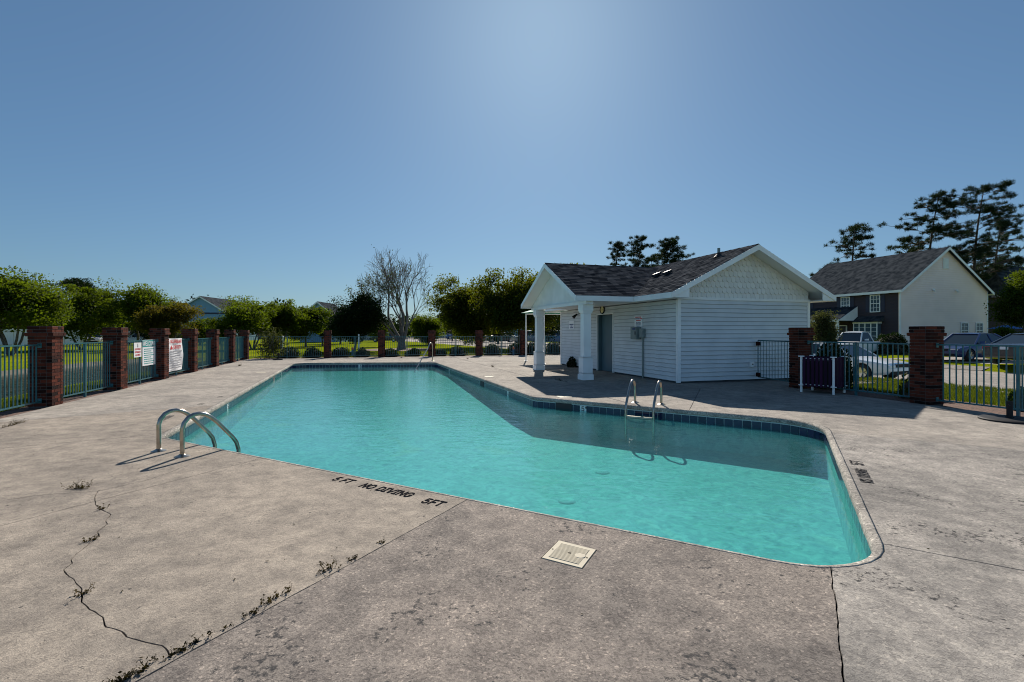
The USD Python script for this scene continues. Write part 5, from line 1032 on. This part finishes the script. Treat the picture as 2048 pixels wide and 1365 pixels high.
# blue gabled house beyond the pond
bx0 = L(*at(347, 86)); h2, F = gable_house('blue_house', 'blue-grey sided house with wide gable and white-framed window over the pond row', bx0[0], bx0[1], -17 + 4, 8.9, 12, 5.2, 7.95, 'siding_blue', 'siding_blue', siding=.25, z=-.3)
window(h2, F, 'y0', 5.2, 2.9, .75, 1.3, 2, 2, -.03); window(h2, F, 'y0', 2.0, 2.9, .75, 1.3, 2, 2, -.03)
h2.part('band_board', F(MB().box((-.1, -.09, 4.95), (9.0, -.03, 5.2))), M['shutter']); h2.part('lower_brick', F(MB().box((-.05, -.09, -.1), (8.95, -.026, 2.55))), M['brick_far'])
# long dark row behind
r0 = L(*at(290, 97)); h3, F = gable_house('brick_row', 'long dark brick row of houses with a low ridge behind the blue house', r0[0], r0[1], -17 + 90 - 85, 25, 8, 4.8, 7.0, 'brick_far', 'brick_far', cat='house') if False else (None, None)
def ridge_row(name, label, x0, x1, y, eave, ridge, wallm, nwin=6):
    t = Thing(name, label, 'house', None, ((x0 + x1) / 2, y, 0)); dp = 9.0
    t.part('wall', MB().box((x0, y, -.2), (x1, y + dp, eave)), M[wallm]); t.part('roof', MB().hexa([(x0 - .4, y - .5, eave - .05), (x1 + .4, y - .5, eave - .05), (x1 + .4, y + dp + .5, eave - .05), (x0 - .4, y + dp + .5, eave - .05), (x0 + 1.5, y + dp / 2 - .05, ridge), (x1 - 1.5, y + dp / 2 - .05, ridge), (x1 - 1.5, y + dp / 2 + .05, ridge), (x0 + 1.5, y + dp / 2 + .05, ridge)]), M['roof_far'])
    t.part('fascia', MB().box((x0 - .4, y - .54, eave - .25), (x1 + .4, y - .501, eave - .02)), M['vinyl_trim'])
    ident = lambda m: (setattr(m, 'v', [np.c_[v] for v in m.v]), m)[1]
    for i in range(nwin):
        u = x0 + (i + .4) * (x1 - x0) / nwin
        for z in ((.9, 3.1) if eave > 4 else (.9,)): window(t, ident, 'y0', u, z, .95, 1.4, 2, 2, y)
    return t
ridge_row('brick_row', 'long dark brick row of town houses with low roof behind the blue house', at(298, 100)[0], at(478, 100)[0], 100, 4.7, 7.6, 'brick_far', 8)
ridge_row('pale_bungalow', 'pale low house seen between crape myrtle trunks beyond the pond', at(66, 74)[0], at(150, 74)[0], 74, 2.3, 4.2, 'siding_white', 3)
ridge_row('dark_house', 'dark two-storey house hidden in the trees at the right frame edge', at(2028, 62)[0], at(2150, 62)[0], 62, 6.0, 10.2, 'brick_far', 3)
ridge_row('dim_brick_house', 'dim brick house in shade behind the third and fourth pond-side piers', at(175, 92)[0], at(262, 92)[0], 92, 3.6, 5.4, 'brick_far', 4)
ridge_row('grey_blue_bungalow', 'grey-blue bungalow glimpsed under the oak crowns across the road', at(960, 96)[0], at(1080, 96)[0], 96, 3.2, 5.0, 'siding_blue', 5)
g0 = L(*at(600, 78)); h5, F = gable_house('small_gable_house', 'small blue house, only its gable peak above the mid green tree', g0[0], g0[1], -17, 5.6, 7, 3.9, 6.2, 'siding_blue', 'siding_blue', siding=.25)
h5.part('porch_beam', F(MB().box((-1.5, -1.5, 2.2), (5.6, -1.3, 2.4))), M['siding_blue'])
for x in (-1.4, 1.0, 5.3): h5.part('porch_post', F(MB().box((x, -1.5, 0), (x + .15, -1.35, 2.2))), M['siding_blue'])
g0 = L(*at(940, 112)); gable_house('far_gable_house', 'far pale house with a steep gable between the oak trunks', g0[0], g0[1], -17, 7, 9, 4.0, 7.2, 'siding_white', 'siding_white')
# white vinyl privacy fence beyond the pond
for px0, px1, lb in [(-60, 58, 'white vinyl privacy fence behind the crape myrtle trunks'), (128, 160, 'short run of white privacy fence past the pale bungalow')]:
    Y = 58; x0, x1 = at(px0, Y)[0], at(px1, Y)[0]; t = Thing('privacy_fence', lb, 'fence', None, ((x0 + x1) / 2, Y, 0)); n = max(2, int((x1 - x0) / .3))
    for i in range(n): u = x0 + (x1 - x0) * i / n; t.part('board', MB().box((u + .006, Y, .05), (u + (x1 - x0) / n - .006, Y + .03, 1.75)), M['siding_white'])
    t.part('rail', MB().box((x0, Y - .03, 1.75), (x1, Y + .06, 1.85)), M['siding_white'])
    for i in range(0, n + 1, 8): u = x0 + (x1 - x0) * i / n; t.part('post', MB().box((u - .06, Y - .05, 0), (u + .06, Y + .07, 1.95)), M['siding_white'])
# blue parasol, posts
ux, uy = at(2012, 44); t = Thing('garden_parasol', 'blue garden parasol beside the beige gable', 'parasol', None, (ux, uy, 0)); t.part('pole', MB().tube([(ux, uy, 0), (ux, uy, 2.2)], .025, 8), M['white'])
n_ = 8; rim = [(ux + 1.25 * math.cos(i * 2 * math.pi / n_), uy + 1.25 * math.sin(i * 2 * math.pi / n_), 1.8) for i in range(n_)]; t.part('canopy', MB().add(rim + [(ux, uy, 2.15)], [(i, (i + 1) % n_, n_) for i in range(n_)]).add([(x, y, z - .01) for x, y, z in rim] + [(ux, uy, 2.13)], [((i + 1) % n_, i, n_) for i in range(n_)]), M['blue_canvas'])
for px, Y, h, r, lb in [(565.5, 38, 1.15, .05, 'tall white post on the lawn left of the round evergreen'), (717.5, 37, 1.3, .05, 'tall white post on the lawn right of the evergreen trunk'), (580, 36, .45, .02, 'short thin white stake beside the tall white post')]:
    x, y = at(px, Y); t = Thing('white_post', lb, 'post', None, (x, y, 0)); t.part('shaft', MB().tube([(x, y, -.05), (x, y, h)], r, 10), M['white']); t.part('cap', MB().lathe([(r * 1.25, h), (r * 1.1, h + .04), (0, h + .08)], 10, (x, y, 0)), M['white'])
for px, Y, lb in [(705, 32.2, 'short blue stub post with a red cap behind the far fence'), (1027, 33, 'blue stub post with an orange cap in the oak bed')]:
    x, y = at(px, Y); t = Thing('stub_post', lb, 'post', None, (x, y, 0)); t.part('shaft', MB().tube([(x, y, -.05), (x, y, .38)], .065, 10), M['blue_post']); t.part('cap', MB().lathe([(.085, .38), (.085, .46), (.04, .54), (0, .55)], 10, (x, y, 0)), M['orange']); t.part('outlet', MB().tube([(x - .06, y - .04, .24), (x - .14, y - .1, .24)], .035, 8), M['blue_post'])

# ---------------------------------------------------------------- vehicles
def loft(rings, caps=True):
    k, n = len(rings), len(rings[0]); v = np.vstack(rings); f = []
    for i in range(k - 1):
        for j in range(n): q = (j + 1) % n; f += [(i * n + j, (i + 1) * n + j, (i + 1) * n + q), (i * n + j, (i + 1) * n + q, i * n + q)]
    for j in range(1, n - 1): f += [(0, j, j + 1), ((k - 1) * n, (k - 1) * n + j + 1, (k - 1) * n + j)]
    return v, np.array(f)
def wheels(t, X, W_, r, loc):
    for x in X:
        for s in (-1, 1):
            wp = t.sub('wheel'); y = s * (W_ / 2 - .1); prof = [(r * .62, -.1), (r * .9, -.11), (r, -.07), (r, .07), (r * .9, .11), (r * .62, .1)]
            ly = MB().lathe(prof, 24); ly.v = [np.c_[x + v[:, 0], y + v[:, 2], r + v[:, 1]] for v in ly.v]; t.part('tyre', loc(ly), M['rubber'], wp, smooth=35)
            rm = MB().lathe([(0, .075), (r * .2, .08), (r * .25, .05), (r * .55, .06), (r * .64, .095)], 20); rm.v = [np.c_[x + v[:, 0], y + s * v[:, 2], r + v[:, 1]] for v in rm.v]
            for k in range(5):
                a = k * 1.2566; c, q = math.cos(a), math.sin(a); rm.hexa([(x + c * .05 - q * .03, y + s * .085, r + q * .05 + c * .03), (x + c * .05 + q * .03, y + s * .085, r + q * .05 - c * .03), (x + c * r * .6 + q * .03, y + s * .1, r + q * r * .6 - c * .03), (x + c * r * .6 - q * .03, y + s * .1, r + q * r * .6 + c * .03), (x + c * .05 - q * .03, y + s * .07, r + q * .05 + c * .03), (x + c * .05 + q * .03, y + s * .07, r + q * .05 - c * .03), (x + c * r * .6 + q * .03, y + s * .07, r + q * r * .6 - c * .03), (x + c * r * .6 - q * .03, y + s * .07, r + q * r * .6 + c * .03)])
            t.part('rim', loc(rm), M['chrome'], wp)
def vehicle(name, label, cat, x, y, heading, pm, L_=4.6, W_=1.8, H=1.45, style='sedan', group=None, old=False, z0=0.0):
    """heading in degrees: direction the nose points, world, from +x"""
    t = Thing(name, label, cat, group, (x, y, z0)); hh = math.radians(heading); c, s = math.cos(hh), math.sin(hh)
    def loc(m): m.v = [np.c_[x + (-(v[:, 0] - L_ / 2)) * c - v[:, 1] * s, y + (-(v[:, 0] - L_ / 2)) * s + v[:, 1] * c, v[:, 2] + z0] for v in m.v]; m.f = [f[:, ::-1] for f in m.f]; return m
    # x runs from the nose (0) to the tail (L_)
    if style == 'sedan': st = [(0, .84, .38, .60), (.02, .93, .28, .68), (.08, .985, .22, .73), (.2, 1, .2, .80), (.30, 1, .19, .88), (.36, 1, .18, .94), (.5, 1, .18, .96), (.7, 1, .2, .98), (.84, .99, .22, 1.0), (.94, .96, .27, .98), (.985, .92, .34, .92), (1, .86, .42, .82)]; gh = [.27, .43, .66, .86]
    elif style == 'suv': st = [(0, .86, .42, .75), (.02, .95, .3, .88), (.08, .99, .25, .95), (.2, 1, .24, 1.0), (.28, 1, .24, 1.05), (.5, 1, .24, 1.08), (.8, 1, .25, 1.09), (.95, .98, .3, 1.08), (1, .93, .4, 1.0)]; gh = [.24, .37, .86, .965]
    else: st = [(0, .88, .48, .86), (.02, .96, .36, .96), (.1, 1, .34, 1.0), (.24, 1, .34, 1.04), (.3, 1, .34, 1.06), (.5, 1, .34, 1.07), (.8, 1, .36, 1.08), (.97, 1, .4, 1.08), (1, .97, .46, 1.05)]; gh = [.26, .345, .47, .505]
    rings = []
    for fx, fw, zb, zt in st:
        w = W_ / 2 * fw; X = fx * L_; h = zt - zb
        rings.append(np.array([(X, -w * .92, zb), (X, -w * .99, zb + h * .2), (X, -w, zb + h * .5), (X, -w * .985, zt - h * .16), (X, -w * .93, zt - h * .045), (X, -w * .72, zt), (X, 0, zt + .015), (X, w * .72, zt), (X, w * .93, zt - h * .045), (X, w * .985, zt - h * .16), (X, w, zb + h * .5), (X, w * .99, zb + h * .2), (X, w * .92, zb)]))
    v, f = loft(rings); r = .31 if style == 'sedan' else .37; axles = (.185 * L_, (.80 if style != 'truck' else .78) * L_)
    body = manifold3d.Manifold(manifold3d.Mesh(np.ascontiguousarray(v, np.float32), np.ascontiguousarray(f, np.uint32)))
    if body.volume() < 0: body = manifold3d.Manifold(manifold3d.Mesh(np.ascontiguousarray(v, np.float32), np.ascontiguousarray(f[:, ::-1], np.uint32)))
    for ax in axles: body = body - manifold3d.Manifold.cylinder(W_ + .4, r + .05, r + .05, 28, True).rotate([90, 0, 0]).translate([ax, 0, r])
    if style == 'truck': body = body - manifold3d.Manifold.cube([L_ * .45, W_ - .24, .6], False).translate([L_ * .525, -(W_ - .24) / 2, .72])
    t.part('body', loc(MB().mesh(body)), pm, smooth=28)
    zb_ = np.interp(gh[0], [q[0] for q in st], [q[3] for q in st]) - .03; zb2 = np.interp(gh[3], [q[0] for q in st], [q[3] for q in st]) - .03; wb, wt = W_ / 2 * .90, W_ / 2 * .68
    x0, x1, x2, x3 = [g * L_ for g in gh]; zt = H
    G8 = {k: np.array(p) for k, p in dict(a=(x0, -wb, zb_), b=(x3, -wb, zb2), c=(x3, wb, zb2), d=(x0, wb, zb_), e=(x1, -wt, zt - .05), f=(x2, -wt, zt - .05), g=(x2, wt, zt - .05), h=(x1, wt, zt - .05)).items()}
    def pane(nm, *ks): q = [G8[k] for k in ks]; ctr = (G8['a'] + G8['g']) / 2; nrm = np.cross(q[1] - q[0], q[2] - q[0]); nrm /= np.linalg.norm(nrm); nrm = nrm if nrm @ (q[0] - ctr) > 0 else -nrm; t.part(nm, loc(MB().prism(q, -nrm * .02)), M['glass_dark'])
    pane('windshield', 'a', 'd', 'h', 'e'); pane('rear_window', 'b', 'c', 'g', 'f'); pane('side_window', 'a', 'b', 'f', 'e'); pane('side_window', 'd', 'c', 'g', 'h')
    rf = MB(); lv = [(x1 - .06, wt + .015, zt - .055), (x1 + .12, wt - .06, zt - .005), ((x1 + x2) / 2, wt - .05, zt + .012), (x2 - .12, wt - .06, zt - .005), (x2 + .06, wt + .015, zt - .055)]
    rr = [np.array([(X, -w_, zt - .07), (X, -w_, z_ - .01), (X, -w_ * .8, z_ + .005), (X, 0, z_ + .02), (X, w_ * .8, z_ + .005), (X, w_, z_ - .01), (X, w_, zt - .07)]) for X, w_, z_ in lv]; vv, ff = loft(rr); rf.add(vv, ff[:, ::-1])
    for p, q in (('a', 'e'), ('d', 'h'), ('b', 'f'), ('c', 'g')): rf.tube([G8[p], G8[q]], .045, 6)
    for s_ in ('ab', 'dc'):
        u = .5 if style != 'truck' else .98; p = G8[s_[0]] * (1 - u) + G8[s_[1]] * u; q = (G8['e'] + G8['f']) / 2 if s_ == 'ab' else (G8['h'] + G8['g']) / 2
        if style != 'truck': rf.tube([p, q], .04, 6)
    t.part('roof', loc(rf), pm, smooth=40)
    wheels(t, axles, W_, r, loc); hz = .62 if style == 'sedan' else .78
    for s_ in (-1, 1):
        y0, y1 = sorted((s_ * W_ * .26, s_ * W_ * .445)); t.part('headlight', loc(MB().hexa([(.05, y0, hz - .07), (.05, y1, hz - .07), (.2, y1, hz - .07), (.2, y0, hz - .07), (-.005, y0, hz + .0), (.04, y1, hz + .0), (.2, y1, hz + .06), (.2, y0, hz + .06)])), M['lamp_clear'])
        t.part('taillight', loc(MB().box((L_ * .94, y0, hz + .12), (L_ - .005, y1, hz + .27))), M['lamp_red']); t.part('mirror', loc(MB().hexa([(x0 + .35, s_ * (W_ / 2 * .93), zb_ + .1), (x0 + .5, s_ * (W_ / 2 * .93), zb_ + .1), (x0 + .5, s_ * (W_ / 2 + .13), zb_ + .1), (x0 + .4, s_ * (W_ / 2 + .13), zb_ + .1), (x0 + .38, s_ * (W_ / 2 * .93), zb_ + .2), (x0 + .5, s_ * (W_ / 2 * .93), zb_ + .2), (x0 + .5, s_ * (W_ / 2 + .13), zb_ + .22), (x0 + .42, s_ * (W_ / 2 + .13), zb_ + .22)])), pm)
    t.part('grille', loc(MB().box((-.012, -W_ * .22, hz - .09), (.1, W_ * .22, hz + .03))), M['dark_metal']); bm = MB().box((-.06, -W_ * .43, .40), (.12, W_ * .43, .50)); t.part('front_bumper', loc(bm), M['white'] if old else pm)
    t.part('lower_intake', loc(MB().box((-.02, -W_ * .36, .26), (.2, W_ * .36, .385))), M['dark_metal']); t.part('rear_bumper', loc(MB().box((L_ - .1, -W_ * .44, .42), (L_ + .05, W_ * .44, .6))), pm)
    t.part('number_plate', loc(MB().box((L_ + .001, -.16, .72), (L_ + .012, .16, .86))), M['plate']); return t
Pw, Pn, Pk, Ps, Pb, Pr = paint('white_car_paint', (.62, .63, .64)), paint('navy_car_paint', (.015, .03, .10)), paint('black_car_paint', (.012, .014, .02)), paint('silver_car_paint', (.32, .33, .35)), paint('blue_car_paint', (.03, .08, .2)), paint('red_car_paint', (.3, .02, .03))
vehicle('parked_car', 'older white sedan facing the pool, nose behind the purple planter', 'car', 13.4, 20.6, -66, Pw, 4.8, 1.85, 1.38, old=True, z0=-.32)
vehicle('parked_car', 'dark blue sedan seen side-on right of the near car-park pier', 'car', *W(31.6, 18.6), 197, Pn, 4.8, 1.84, 1.46)
vehicle('parked_car', 'black sedan with its tail and number plate towards the pool', 'car', *W(30.3, 15.1), 17, Pk, 4.9, 1.86, 1.46)
vehicle('pickup_truck', 'white pickup truck parked in front of the brick house porch', 'pickup truck', *W(34.0, 26.7), 202, Pw, 5.4, 1.95, 1.72, 'truck', z0=-.18)
for i, (px, Y, hd, pm, stl, lb) in enumerate([(190, 66, -60, Ps, 'sedan', 'silver hatchback with raked windscreen seen past the second pond-side pier'), (280, 62, 200, Pw, 'sedan', 'white-roofed car showing above the welcome board'), (770, 78, 190, Pk, 'sedan', 'dark sedan parked beyond the bare tree'), (885, 112, 200, Ps, 'sedan', 'silver-glazed car farthest along the road bend'), (912, 102, 200, Pb, 'suv', 'blue-grey car next along the road bend'), (940, 92, 200, Pk, 'suv', 'dark car with bright roof edge behind the handrail panel'),
     (972, 84, 110, Pr, 'sedan', 'red-lamped car at the left edge of the oak pier'), (1002, 74, 190, Pk, 'sedan', 'black sedan between the oak trunks'), (1058, 68, 200, Ps, 'suv', 'silver van-like car left of the white porch column'), (1103, 66, 190, Pb, 'suv', 'dark blue wagon under the shade canopy'), (740, 80, 10, Ps, 'sedan', 'grey car half hidden by the evergreen pier')]):
    vehicle('distant_car', lb, 'car', *at(px, Y), hd, pm, 4.5, 1.8, 1.45 if stl == 'sedan' else 1.7, stl)

# dry leaf bits and grit lying on the deck
rng = np.random.default_rng(501); n = 420; gx = rng.uniform(-7.5, 7.5, n); gy = rng.uniform(2.2, 20, n); k = np.array([DECK.contains(sg.Point(x, y)) and not POOL.buffer(.12).contains(sg.Point(x, y)) for x, y in zip(gx, gy)])
k &= rng.random(n) < np.where(gy < 6, 1.0, .45)
v, f = leaves(np.c_[gx, gy, np.full(n, .006)][k], .011, rng, .9, .45, 3.0); v[:, 2] = np.maximum(v[:, 2], .002)
struct('leaf_litter', MB().add(v, f), M['weed_dark'], kind='stuff', label='scattered dry leaf bits and grit on the concrete deck', cat='litter')
